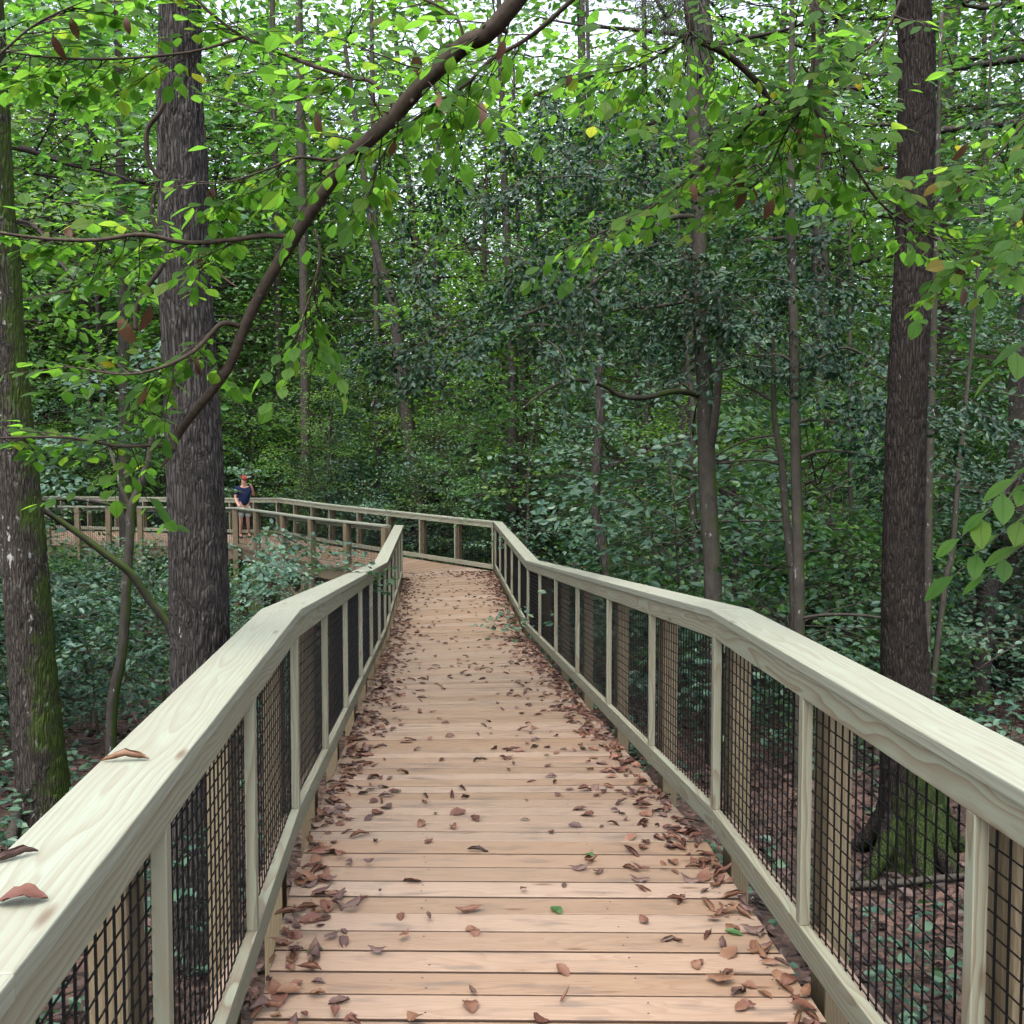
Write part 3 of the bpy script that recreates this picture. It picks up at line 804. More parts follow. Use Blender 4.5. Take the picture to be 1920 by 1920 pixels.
def special(name, label, cat, Y, pl, barkm, base=None, top=None, sides=16, flare=.35, limbs=(), rough=.05, roots=0, furrow=0):
    """pl: (px, py, width_px) along the visible trunk at depth Y; continued down to the ground and up to top"""
    P = [at(a, b, Y) for a, b, w in pl]; R = [w / 1920 * Y / 2 for a, b, w in pl]
    g = zat(P[-1][0], Y) - .2
    if P[-1][2] > g + .1:
        d = (P[-1] - P[-2]); d = d / abs(d[2]); P.append(P[-1] + d * (P[-1][2] - g) * np.array([.5, .5, 1])); R.append(R[-1] * 1.06)
    if top:
        d = (P[0] - P[1]); d = d / abs(d[2]); P.insert(0, P[0] + np.array([d[0] * .5, d[1] * .5, 1]) * (top - P[0][2])); R.insert(0, R[0] * .45)
    P = np.array(P[::-1]); R = np.array(R[::-1])
    n = 40; s = np.linspace(0, len(P) - 1, n)
    PP = smooth_path(P, 8); RR = np.interp(np.linspace(0, len(P) - 1, len(PP)), range(len(P)), R)
    hz = PP[:, 2] - g
    RR = RR * (1 + flare * np.exp(-hz * 4.0))
    root = empty(name, (PP[0][0], PP[0][1], g + .2), label, cat)
    tb = MB(); r = np.random.default_rng(int(abs(P[0][0] * 991)) + 5)
    if furrow: furrow_tube(tb, PP, RR, r, furrow)
    else: tb.tube(PP, RR, sides, 0, bump=rough, rng=r)
    for k in range(roots):
        a = k * 6.28 / roots + r.uniform(-.3, .3); rr = R[0]
        c = PP[0] + np.array([0, 0, .2])
        q = [c + np.array([math.cos(a) * rr * t, math.sin(a) * rr * t, h]) for t, h in ((.6, .45), (1.2, .18), (1.9, .02), (2.8, -.16))]
        tb.tube(smooth_path(q), np.linspace(rr * .45, rr * .16, 13), 8, 0, bump=.1, rng=r)
    for lm in limbs:
        q = smooth_path(px_path([(a, b, y) for a, b, y, w in lm]), 4); w = [x[3] / 1920 * x[2] / 2 for x in lm]
        tb.tube(q, np.interp(np.linspace(0, 1, len(q)), np.linspace(0, 1, len(w)), w), 8, 0, bump=.06, rng=r)
    tb.build('trunk', barkm, root, smooth=True)
    return root, PP

def cloud(cr, regs, kind, r, sc=(.5, .9), leafsc=1.0, twigs=True, pitch=-.05):
    for (cx, cy, rx, ry, Y0, Y1, n) in regs:
        for _ in range(n):
            a = r.uniform(0, 6.28); q = math.sqrt(r.uniform(0, 1))
            p = at(cx + rx * q * math.cos(a), cy + ry * q * math.sin(a), r.uniform(Y0, Y1))
            cr.spray(kind, p, r.uniform(0, 6.28), r.normal(pitch, .25), r.normal(0, .3), r.uniform(*sc), r, leafsc, twigs)

def hang_crown(root, regs, kind, mat, seed, **k):
    cr = Crown(); cloud(cr, regs, kind, np.random.default_rng(seed), **k)
    return cr.build('crown', mat, root)

t1, _ = special('pine_tree', 'thick dark furrowed trunk standing close behind the left railing', 'tree', 5.35,
    [(338, 60, 74), (336, 150, 76), (342, 300, 84), (345, 500, 90), (353, 650, 93), (362, 800, 98), (368, 950, 102), (373, 1100, 106), (375, 1250, 106), (374, 1500, 108)], M['bark_dark'], top=9, furrow=.014)
hang_crown(t1, [(200, 150, 350, 170, 7, 10, 16), (520, 120, 250, 160, 7, 11, 12), (80, 520, 130, 200, 8, 11, 6)], 'broad', M['light'], 1, sc=(.7, 1.2))
t2, _ = special('oak_tree', 'leaning grey trunk with green moss and white lichen flecks at the left edge', 'tree', 7.4,
    [(-8, 300, 55), (0, 430, 62), (8, 600, 66), (18, 750, 72), (30, 880, 76), (43, 1020, 80), (57, 1200, 84), (68, 1350, 86), (80, 1480, 88)], M['bark_moss'], top=9, furrow=.012, flare=.5)
hang_crown(t2, [(60, 300, 200, 150, 9, 12, 8)], 'broad', M['light'], 2, sc=(.7, 1.2))
t4, _ = special('oak_tree', 'thick dark trunk with a mossy flared base beyond the right railing', 'tree', 6.95,
    [(1712, -20, 58), (1718, 60, 62), (1718, 300, 64), (1712, 500, 66), (1705, 650, 68), (1699, 800, 70), (1693, 1000, 72), (1693, 1150, 78), (1698, 1300, 92), (1708, 1480, 112)], M['bark_right'], top=9, furrow=.012, flare=.45, roots=7)
hang_crown(t4, [(1750, 100, 250, 150, 8, 11, 12), (1600, 250, 160, 200, 9, 11, 8), (1850, 420, 120, 200, 8.5, 11, 8)], 'broad', M['mid'], 3, sc=(.6, 1.0))

t5, _ = special('holly_tree', 'grey forked trunk with a white patch beside the middle of the right railing', 'tree', 9.2,
    [(1300, -20, 20), (1300, 200, 24), (1310, 400, 28), (1313, 560, 30), (1322, 740, 31), (1326, 900, 34), (1333, 1020, 33), (1337, 1110, 34)], M['bark_smooth'], top=7, flare=.2,
    limbs=[[(1328, 850, 9.2, 20), (1340, 790, 9.1, 16), (1348, 700, 9.1, 14), (1350, 620, 9.2, 12), (1345, 520, 9.2, 9)],
           [(1310, 742, 9.2, 11), (1270, 733, 9.0, 11), (1210, 745, 8.8, 10), (1165, 742, 8.7, 10), (1130, 722, 8.6, 9), (1080, 712, 8.4, 8), (1030, 727, 8.3, 6), (975, 770, 8.2, 3)],
           [(1305, 408, 9.2, 12), (1260, 408, 9.0, 10), (1215, 440, 8.8, 8), (1170, 480, 8.6, 6), (1100, 540, 8.3, 6), (1010, 580, 8.0, 5), (900, 622, 7.7, 4), (840, 650, 7.5, 2)],
           [(1310, 560, 9.2, 8), (1230, 575, 9.0, 6), (1160, 580, 8.9, 5), (1110, 600, 8.8, 3)]])
hang_crown(t5, [(1000, 330, 230, 130, 7.5, 9.5, 42), (1180, 500, 230, 110, 7.5, 9.5, 42), (900, 560, 230, 110, 7, 9, 36), (1330, 600, 160, 110, 8.3, 9.6, 26), (780, 640, 120, 60, 7.5, 8.5, 12), (1130, 200, 200, 100, 8, 10, 24)],
           'holly', M['holly'], 5, sc=(.4, .7), leafsc=.85, twigs=2, pitch=-.2)
t6, _ = special('holly_tree', 'slim straight grey stem with long thin side limbs right of the forked trunk', 'tree', 8.4,
    [(1484, 300, 14), (1485, 450, 16), (1488, 600, 18), (1491, 780, 20), (1493, 900, 20), (1497, 1050, 21), (1498, 1180, 22)], M['bark_smooth'], top=6, flare=.2,
    limbs=[[(1492, 800, 8.4, 9), (1515, 787, 8.3, 7), (1560, 790, 8.2, 6), (1600, 800, 8.1, 5), (1650, 830, 8.0, 3)],
           [(1493, 875, 8.4, 8), (1510, 855, 8.4, 7), (1560, 845, 8.3, 6), (1640, 858, 8.2, 5), (1710, 885, 8.1, 3)],
           [(1490, 682, 8.4, 7), (1460, 665, 8.4, 6), (1420, 667, 8.5, 4), (1380, 660, 8.5, 2)],
           [(1492, 700, 8.4, 7), (1540, 670, 8.3, 6), (1590, 652, 8.2, 4), (1660, 690, 8.1, 3)],
           [(1498, 1160, 8.4, 7), (1560, 1152, 8.2, 6), (1650, 1158, 8.0, 5), (1740, 1185, 7.8, 3)]])
hang_crown(t6, [(1480, 560, 160, 120, 7.6, 9, 28), (1600, 700, 120, 90, 7.6, 8.6, 16), (1760, 790, 130, 60, 7.2, 8.3, 16), (1480, 380, 130, 100, 8, 9.5, 20)], 'holly', M['holly'], 6, sc=(.35, .6), leafsc=.85, twigs=2, pitch=-.2)
special('young_tree', 'thin wavy stem leaning against the slim grey stem', 'tree', 8.8,
    [(1446, 600, 7), (1450, 680, 9), (1452, 780, 11), (1466, 870, 13), (1472, 950, 14), (1482, 1050, 14), (1487, 1110, 15)], M['bark_smooth'], flare=.1,
    limbs=[[(1452, 755, 8.8, 6), (1420, 735, 8.8, 5), (1390, 720, 8.8, 4), (1365, 705, 8.8, 2)], [(1462, 870, 8.8, 6), (1420, 862, 8.8, 5), (1350, 868, 8.9, 3)], [(1456, 815, 8.8, 5), (1400, 825, 8.8, 4), (1350, 850, 8.9, 3)]])
t7, _ = special('crooked_tree', 'crooked knobbly trunk with peeling grey bark rising past the end of the ramp', 'tree', 13,
    [(1110, 400, 9), (1118, 560, 14), (1125, 640, 16), (1126, 760, 18), (1119, 880, 19), (1117, 960, 17), (1130, 1020, 19), (1140, 1080, 20)], M['bark_far'], top=10, flare=.1, rough=.14)
hang_crown(t7, [(1150, 480, 120, 100, 12, 14, 8)], 'broad', M['mid'], 7, sc=(.8, 1.2))
t8, _ = special('crooked_tree', 'dark bent trunk standing behind the far outer railing', 'tree', 30,
    [(700, 440, 14), (735, 560, 20), (752, 680, 24), (766, 800, 26), (776, 880, 28), (790, 960, 34)], M['bark_far'], top=14, flare=.1)
t9, _ = special('pine_tree', 'straight distant trunk just left of the corner of the far railing', 'tree', 26,
    [(948, 400, 14), (958, 560, 17), (962, 720, 19), (962, 850, 20), (962, 960, 22)], M['bark_far'], top=15, flare=.1)
special('dead_snag', 'short black leaning snag behind the forked trunk', 'tree', 13.5, [(1352, 850, 20), (1368, 920, 34), (1380, 1000, 32), (1385, 1080, 32)], M['bark_dark'], flare=.1)
special('tree_stump', 'dark broken stump under the drooping leaves at the right edge', 'stump', 12, [(1862, 1085, 26), (1852, 1110, 34), (1848, 1140, 34)], M['bark_dark'], flare=.15)
special('young_tree', 'pale thin stem directly behind the mossy based trunk', 'tree', 10, [(1748, 700, 14), (1742, 900, 15), (1740, 1050, 16), (1738, 1150, 16)], M['bark_smooth'], top=6, flare=.1)
special('young_tree', 'thin double stem between the slim grey stem and the thick mossy based trunk', 'tree', 12.5, [(1594, 840, 8), (1596, 950, 9), (1600, 1080, 10), (1606, 1180, 10)], M['bark_smooth'], top=5, flare=.1)
special('young_tree', 'leaning whip of a stem near the right edge above the stump', 'tree', 10, [(1830, 560, 7), (1812, 740, 8), (1796, 900, 10), (1785, 1040, 11), (1770, 1110, 12)], M['bark_smooth'], top=6, flare=.1)
for i, (x, Y, w, l) in enumerate([(1540, 20, 34, 'wide pinkish grey trunk half hidden by leaves left of the mossy based trunk'), (570, 34, 20, 'reddish distant trunk above the inner railing of the bend'), (705, 33, 12, 'slender distant trunk left of the dark bent trunk'),
                                  (1215, 24, 14, 'slender distant trunk beyond the crooked trunk'), (1100, 30, 14, 'faint straight trunk in the far woods left of the crooked trunk'), (520, 38, 16, 'faint straight trunk behind the person'),
                                  (230, 20, 20, 'straight grey trunk between the two thick left trunks')]):
    special('pine_tree', l, 'tree', Y, [(x - 6, 200, w * .8), (x, 500, w * .9), (x + 3, 750, w), (x + 4, 930, w * 1.05)], M['bark_far'], top=Y * .5 + 4, flare=.1)
t3, _ = special('young_tree', 'small forked stem with pale lichen rings between the two thick left trunks', 'tree', 8.2,
    [(285, 780, 9), (282, 850, 13), (265, 905, 15), (246, 955, 17), (244, 1000, 17), (238, 1080, 18), (235, 1150, 19), (228, 1230, 19), (212, 1310, 20), (208, 1390, 20)], M['bark_smooth'], flare=.15,
    limbs=[[(246, 958, 8.2, 11), (228, 915, 8.2, 9), (215, 870, 8.2, 8), (200, 815, 8.3, 5), (190, 740, 8.3, 3)], [(243, 956, 8.2, 8), (200, 945, 8.1, 7), (140, 936, 8.0, 6), (66, 940, 7.9, 4)]])
hang_crown(t3, [(150, 820, 110, 50, 8.5, 10, 7), (240, 740, 90, 60, 8, 9.5, 5), (170, 1120, 110, 60, 8.4, 10, 10), (250, 1230, 80, 60, 8, 9, 7), (500, 1020, 70, 35, 10, 13, 7), (600, 1080, 80, 25, 9, 12, 7), (540, 1140, 70, 30, 9, 11, 4), (475, 905, 40, 30, 12, 16, 5)], 'fine', M['shade'], 8, sc=(.4, .7), twigs=2, leafsc=1.1)
# leaning dead limb
def stick(name, label, pl, mat, cat='branch', group=None):
    q = smooth_path(px_path([(a, b, y) for a, b, y, w in pl]), 4); w = [x[3] / 1920 * x[2] / 2 for x in pl]
    m = MB(); m.tube(q, np.interp(np.linspace(0, 1, len(q)), np.linspace(0, 1, len(w)), w), 8, 0, bump=.08, rng=RNG)
    return tag(m.build(name, mat, None, smooth=True), label, cat, group)
stick('fallen_limb', 'long bare limb slanting down between the two thick left trunks', [(40, 935, 7.5, 8), (95, 965, 7.6, 10), (150, 1003, 7.7, 12), (200, 1040, 7.8, 14), (245, 1075, 7.9, 15), (280, 1125, 8.0, 15), (325, 1190, 8.1, 16), (360, 1320, 8.2, 17)], M['bark_smooth'])

# ------------------------------------------------------------------ beech overhead
def beech():
    r = np.random.default_rng(77)
    root = empty('beech_tree', (3.7, 1.4, zat(3.7, 1.4)), 'beech reaching over the deck with a long diagonal limb and bright green leaves', 'tree')
    tb = MB()
    tr = np.array([[3.7, 1.4, -1.2], [3.7, 1.4, 0], [3.75, 1.45, 2], [3.7, 1.5, 4], [3.6, 1.6, 6], [3.5, 1.8, 9]])
    tb.tube(smooth_path(tr), np.linspace(.24, .12, 21), 16, 0, bump=.05, rng=r)
    tb.build('trunk', M['bark_beech'], root, smooth=True)
    lines = []
    def limb(pl, pre=None):
        q = [np.array(p) for p in (pre or [])] + [at(a, b, y) for a, b, y, w in pl]
        w = ([.05] * len(pre) if pre else []) + [x[3] / 1920 * x[2] / 2 for x in pl]
        if pre: w[:len(pre)] = list(np.linspace(.06, w[len(pre)] * 1.05, len(pre)))
        return smooth_path(q, 5), np.interp(np.linspace(0, 1, (len(q) - 1) * 5 + 1), np.linspace(0, 1, len(q)), w)
    mb = MB()
    main = limb([(965, 5, 3.0, 33), (870, 85, 3.1, 32), (800, 150, 3.15, 30), (740, 215, 3.2, 28), (700, 255, 3.2, 26), (650, 300, 3.25, 25), (605, 365, 3.3, 23), (552, 445, 3.35, 23), (500, 530, 3.4, 21), (460, 610, 3.45, 20), (425, 695, 3.5, 18), (365, 772, 3.55, 16), (335, 815, 3.6, 13), (322, 848, 3.6, 8), (300, 880, 3.6, 3)],
                pre=[(3.68, 1.5, 4.6), (2.6, 2.0, 4.75), (1.4, 2.5, 4.3), (.5, 2.85, 3.7)])
    mb.tube(main[0], main[1], 14, 0, bump=.02, rng=r)
    for k in range(26):   # knobs
        i = r.integers(20, len(main[0]) - 2); p = main[0][i]; rr = main[1][i]; a = nrm(r.normal(0, 1, 3))
        mb.tube(np.array([p, p + a * rr * 1.25, p + a * rr * 1.5]), [rr * .45, rr * .3, rr * .08], 6, 0)
    subs = [
        [(552, 445, 3.35, 11), (500, 442, 3.35, 10), (430, 450, 3.3, 9), (350, 455, 3.3, 9), (265, 440, 3.25, 8), (180, 450, 3.2, 7), (90, 448, 3.2, 6), (-20, 434, 3.15, 5)],
        [(450, 612, 3.45, 11), (418, 606, 3.4, 10), (392, 630, 3.4, 9), (358, 662, 3.35, 8), (300, 690, 3.3, 6), (230, 702, 3.3, 4), (150, 690, 3.3, 3)],
        [(328, 842, 3.6, 9), (290, 835, 3.55, 7), (220, 836, 3.5, 6), (120, 820, 3.4, 5), (-20, 822, 3.3, 4)],
        [(742, 200, 3.2, 11), (700, 155, 3.25, 9), (665, 146, 3.3, 9), (600, 128, 3.3, 8), (530, 100, 3.35, 7), (456, 69, 3.4, 6), (400, 28, 3.4, 5), (350, -20, 3.4, 4)],
        [(456, 69, 3.4, 6), (360, 97, 3.4, 5), (220, 110, 3.4, 5), (100, 108, 3.4, 4), (10, 96, 3.4, 3)],
        [(650, 298, 3.25, 7), (610, 300, 3.25, 6), (560, 295, 3.2, 5), (515, 312, 3.2, 4), (440, 338, 3.2, 3), (380, 345, 3.15, 2)],
        [(1083, -10, 3.2, 9), (1021, 47, 3.25, 9), (981, 77, 3.3, 8), (919, 113, 3.3, 7), (875, 157, 3.3, 6), (809, 200, 3.35, 5), (736, 262, 3.4, 4), (700, 330, 3.4, 3)],
        [(1292, -40, 3.7, 18), (1298, 60, 3.7, 15), (1370, 107, 3.75, 13), (1438, 182, 3.8, 12), (1408, 235, 3.8, 9), (1330, 300, 3.8, 7), (1220, 390, 3.8, 5), (1120, 440, 3.8, 3)],
        [(1518, -40, 3.6, 10), (1526, 90, 3.6, 8), (1520, 190, 3.6, 8), (1560, 245, 3.6, 7), (1590, 290, 3.6, 6), (1650, 380, 3.65, 5), (1720, 430, 3.7, 4), (1810, 478, 3.7, 3)],
        [(1520, 190, 3.6, 5), (1480, 235, 3.7, 4), (1440, 320, 3.8, 3), (1400, 360, 3.8, 2)],
        [(1298, 60, 3.7, 8), (1250, 95, 3.75, 6), (1180, 130, 3.8, 5), (1080, 150, 3.9, 4), (980, 190, 4.0, 3)],
        [(1960, 180, 3.4, 7), (1900, 255, 3.4, 5), (1850, 310, 3.5, 4), (1780, 330, 3.5, 3)],
        [(1970, 380, 3.4, 6), (1900, 420, 3.4, 4), (1830, 480, 3.4, 3)],
        [(300, 330, 3.9, 8), (285, 400, 3.9, 8), (310, 480, 3.9, 9), (275, 540, 3.9, 10), (256, 580, 3.9, 10), (255, 620, 3.9, 9)],
        [(320, 166, 3.9, 9), (300, 210, 3.9, 9), (276, 245, 3.9, 10), (278, 300, 3.9, 9), (300, 335, 3.9, 8)],
        [(-30, 130, 3.3, 5), (60, 50, 3.3, 4), (140, 10, 3.3, 3)],
        [(590, 430, 3.3, 5), (600, 480, 3.3, 4), (585, 540, 3.3, 3), (570, 590, 3.3, 2)],
        [(870, 85, 3.1, 6), (860, 40, 3.1, 5), (820, 10, 3.1, 4), (740, -20, 3.1, 3)],
        [(1700, -30, 3.7, 7), (1660, 60, 3.7, 5), (1600, 110, 3.7, 4), (1540, 150, 3.7, 3)],
    ]
    P = []; D = []; N = []; L = []
    dead = []
    def twig(p, d, ln, rad):
        n = max(3, int(ln / .031)); q = p.copy(); pts = [q.copy()]; dd = nrm(d)
        for i in range(n):
            dd = nrm(dd + r.normal(0, .12, 3) * np.array([1, 1, .6]) + np.array([0, 0, -.015])); q = q + dd * ln / n; pts.append(q.copy())
            side = nrm(np.cross(dd, [0, 0, 1])) * (1 if i % 2 else -1)
            if i >= 1 and r.random() < .92:
                ld = nrm(dd * .65 + side * .9 + np.array([0, 0, r.normal(-.10, .16)]))
                # blades tip their faces toward the open side of the path
                nn = nrm(np.array([0, -.50, 1.0]) + r.normal(0, .30, 3))
                if r.random() < .009: dead.append((q.copy(), nrm(ld * .3 + np.array([0, 0, -1.0])), r.uniform(.05, .09)))
                else: P.append(q + ld * .012); D.append(ld); N.append(nn); L.append(r.uniform(.034, .074))
        P.append(q); D.append(dd); N.append(nrm(np.array([0, -.3, 1.0]) + r.normal(0, .4, 3))); L.append(r.uniform(.055, .085))
        mb.tube(np.array(pts), np.linspace(rad, rad * .35, len(pts)), 4, 0, cap=False)
    for si, s in enumerate(subs):
        pts, w = limb(s); mb.tube(pts, w, 8, 0, bump=.03, rng=r)
        if si in (13, 14): continue
        seg = np.linalg.norm(np.diff(pts, axis=0), axis=1).sum()
        nt = int(seg / .022)
        for k in range(nt):
            f = (k + r.uniform(0, 1)) / nt
            if f < .20 and si not in (7, 8, 9, 10, 11, 12): continue
            x = f * (len(pts) - 1); i = min(int(x), len(pts) - 2); p = pts[i] + (pts[i + 1] - pts[i]) * (x - i); t = nrm(pts[i + 1] - pts[i])
            side = nrm(np.cross(t, [0, 0, 1])) * (1 if k % 2 else -1)
            d = nrm(t * r.uniform(.3, .9) + side * .7 + np.array([0, 0, r.normal(0, .2)]))
            if d[1] < 0 and p[0] < .4: d[1] *= -.6      # little grows toward the open side in front of the limb
            twig(p, d, r.uniform(.16, .46) * (1.15 - .4 * f), .0022)
        twig(pts[-1], pts[-1] - pts[-2], .3, .002)
    for k in range(22):
        f = r.uniform(.22, .5); x = f * (len(main[0]) - 1); i = int(x); p = main[0][i]; t = nrm(main[0][min(i + 1, len(main[0]) - 1)] - main[0][i - 1])
        d = nrm(r.normal(0, 1, 3) * np.array([1, 1, .6]) + t * .4)
        twig(p, d, r.uniform(.2, .5), .0028)
    mb.build('branches', M['bark_beech'], root, smooth=True)
    P = np.array(P); D = np.array(D); N = np.array(N); L = np.array(L)
    print('beech leaves', len(P))
    V, F, T, W = leaf_arrays(P, D, N, L, .70, TB, FB, WB, curl=r.uniform(-.1, .5, len(P)))
    cm = MB(); cm.add(V, F, T, 0, W); cm.build('crown', M['beech'], root, attr='wc')
    # withered leaves still hanging
    for (px, py, Y, ln) in [(222, 590, 3.6, .11), (283, 570, 3.6, .10), (405, 500, 3.4, .09), (1453, 270, 3.8, .10), (1380, 310, 3.8, .09), (1395, 345, 3.8, .09), (1450, 370, 3.8, .08), (1370, 290, 3.8, .08), (98, 60, 3.3, .08), (1500, 235, 3.7, .06), (235, 30, 3.3, .05), (1070, 130, 3.6, .06), (400, 350, 3.3, .06)]:
        dead.append((at(px, py, Y), nrm(np.array([r.normal(0, .15), r.normal(0, .15), -1.0])), ln))
    P = np.array([d[0] for d in dead]); D = np.array([d[1] for d in dead]); L = np.array([d[2] for d in dead])
    V, F, T, W = leaf_arrays(P, D, r.normal(0, 1, (len(P), 3)) + np.array([0, -1, 0]), L, .55, TB, FB, WB, curl=r.uniform(.2, 1.2, len(P)))
    cm = MB(); cm.add(V, F, T, 0, W); o = cm.build('withered_leaves', M['brown'], root); o['label'] = 'dry brown leaves still hanging from the twigs'
beech()
# drooping serrated leaves at the right edge
def edge_sapling():
    r = np.random.default_rng(5)
    root = empty('chestnut_sapling', (2.6, 4.1, zat(2.6, 4.1)), 'sapling with long serrated leaves drooping in from the right edge above the railing', 'sapling')
    mb = MB(); P = []; D = []; N = []; L = []
    stem = smooth_path([np.array([2.62, 4.1, -1.2]), np.array([2.6, 4.1, .6]), np.array([2.56, 4.05, 1.9]), np.array([2.5, 4.0, 2.6])]); mb.tube(stem, np.linspace(.016, .006, len(stem)), 6, 0)
    for a, b in [((1990, 900), (1800, 1010)), ((1990, 950), (1790, 1080)), ((2000, 620), (1880, 690)), ((1990, 860), (1850, 960)), ((2010, 1000), (1850, 1080))]:
        p0 = at(*a, 4.0); p1 = at(*b, 3.8); n = 6; pts = [p0 + (p1 - p0) * t + np.array([0, 0, .05 * math.sin(t * 3.1)]) for t in np.linspace(0, 1, n)]
        mb.tube(pts, np.linspace(.004, .0015, n), 4, 0)
        for i in range(1, n):
            d = nrm(pts[i] - pts[i - 1]); s = nrm(np.cross(d, [0, 0, 1])) * (1 if i % 2 else -1)
            P.append(pts[i]); D.append(nrm(d * .8 + s * .6 + np.array([0, 0, -.15]))); N.append(nrm(np.array([0, -.3, 1]) + r.normal(0, .25, 3))); L.append(r.uniform(.11, .16))
    mb.build('stem', M['bark_smooth'], root)
    V, F, T, W = leaf_arrays(np.array(P), np.array(D), np.array(N), np.array(L), .55, TB, FB, WB, curl=np.full(len(P), .3))
    m = MB(); m.add(V, F, T, 0, W); m.build('leaves', M['beech'], root, attr='wc')
edge_sapling()

# hanging moss clump in the beech
def moss():
    r = np.random.default_rng(9); m = MB()
    for k in range(260):
        p = at(r.uniform(1200, 1320), r.uniform(-60, 60), r.uniform(3.6, 3.9)); q = [p]
        for i in range(4): q.append(q[-1] + r.normal(0, .02, 3) + np.array([0, 0, -.018]))
        m.tube(q, [.0012] * 5, 3, 0, cap=False)
    tag(m.build('hanging_moss', M['moss_hang']), 'grey tangle of moss hanging on the beech branch at the top', 'moss')
moss()

# ------------------------------------------------------------------ forest floor detail
def clear_of_deck(P): return np.array([dpath(a, b) > 1.25 for a, b in P])
def litter():
    r = np.random.default_rng(3)
    n = 15000
    y = r.uniform(.5, 16, n); x = r.uniform(-1, 1, n) * (y * .6 + 2.2)
    P = np.stack([x, y, gz(x, y) + r.uniform(.005, .05, n)], -1)
    a = r.uniform(0, 6.28, n); D = np.stack([np.cos(a), np.sin(a), r.normal(0, .25, n)], -1); N = np.array([0, 0, 1.0]) + r.normal(0, .45, (n, 3))
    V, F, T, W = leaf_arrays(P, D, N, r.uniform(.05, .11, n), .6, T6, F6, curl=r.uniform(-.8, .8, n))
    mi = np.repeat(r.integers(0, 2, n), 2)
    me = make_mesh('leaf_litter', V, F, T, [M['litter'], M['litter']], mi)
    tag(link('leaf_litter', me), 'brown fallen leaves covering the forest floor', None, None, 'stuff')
    # low green ground cover
    n = 16000
    y = r.uniform(2.5, 26, n); x = r.uniform(-1, 1, n) * (y * .6 + 2.0)
    dens = np.sin(x * .9 + 2) * np.cos(y * .7 + x * .3) + r.normal(0, .35, n) + np.where(x < 0, .25, -.15) + .35 * (y > 9)
    k = dens > .1; x = x[k]; y = y[k]
    k = np.array([dpath(a, b) > 1.35 for a, b in zip(x, y)]); x = x[k]; y = y[k]
    n = len(x); h = r.uniform(.04, .35, n); P0 = np.stack([x, y, gz(x, y)], -1)
    PP = []; DD = []; NN = []; LL = []
    for j in range(4):
        a = r.uniform(0, 6.28, n)
        PP.append(P0 + np.stack([np.zeros(n), np.zeros(n), h * (1 - .12 * j)], -1)); DD.append(np.stack([np.cos(a), np.sin(a), r.normal(.1, .2, n)], -1))
        NN.append(np.array([0, 0, 1.0]) + r.normal(0, .35, (n, 3))); LL.append(r.uniform(.04, .09, n))
    V, F, T, W = leaf_arrays(np.concatenate(PP), np.concatenate(DD), np.concatenate(NN), np.concatenate(LL), .6)
    tag(link('ground_cover', make_mesh('ground_cover', V, F, T, [M['shade']])), 'low green seedlings and ground cover on the forest floor', None, None, 'stuff')
    # twigs
    m = MB()
    for _ in range(420):
        yy = r.uniform(1.5, 14); xx = r.uniform(-1, 1) * (yy * .55 + 2)
        if dpath(xx, yy) < 1.3: continue
        a = r.uniform(0, 6.28); ln = r.uniform(.2, 1.1); z = float(gz(xx, yy)) + .03
        q = [np.array([xx, yy, z])]
        for i in range(4): a += r.normal(0, .3); q.append(q[-1] + np.array([math.cos(a), math.sin(a), r.normal(.03, .10)]) * ln / 4)
        m.tube(q, np.linspace(r.uniform(.003, .012), .002, 5), 4, 0)
    tag(m.build('fallen_twigs', M['bark_smooth']), 'scattered fallen twigs on the forest floor', None, None, 'stuff')
    for i, (x0, y0, a, ln, rr, lab) in enumerate([(2.6, 4.6, .15, 2.2, .045, 'grey fallen log on the leaf litter seen through the right mesh'), (1.9, 6.6, -.1, 1.8, .03, 'thin fallen pole lying by the mossy trunk base'), (3.0, 3.5, .5, 1.6, .025, 'crooked fallen stick nearest to the right railing'), (-3.4, 6.8, 1.9, 2.4, .04, 'fallen pole on the ground left of the deck')]):
        q = [np.array([x0 + math.cos(a) * t * ln, y0 + math.sin(a) * t * ln, float(gz(x0 + math.cos(a) * t * ln, y0 + math.sin(a) * t * ln)) + rr * .8 + .03 * math.sin(t * 5)]) for t in np.linspace(0, 1, 8)]
        m = MB(); m.tube(smooth_path(q), np.linspace(rr, rr * .6, 29), 8, 0, bump=.1, rng=r)
        tag(m.build('fallen_log', M['bark_smooth'], None, smooth=True), lab, 'log')
litter()

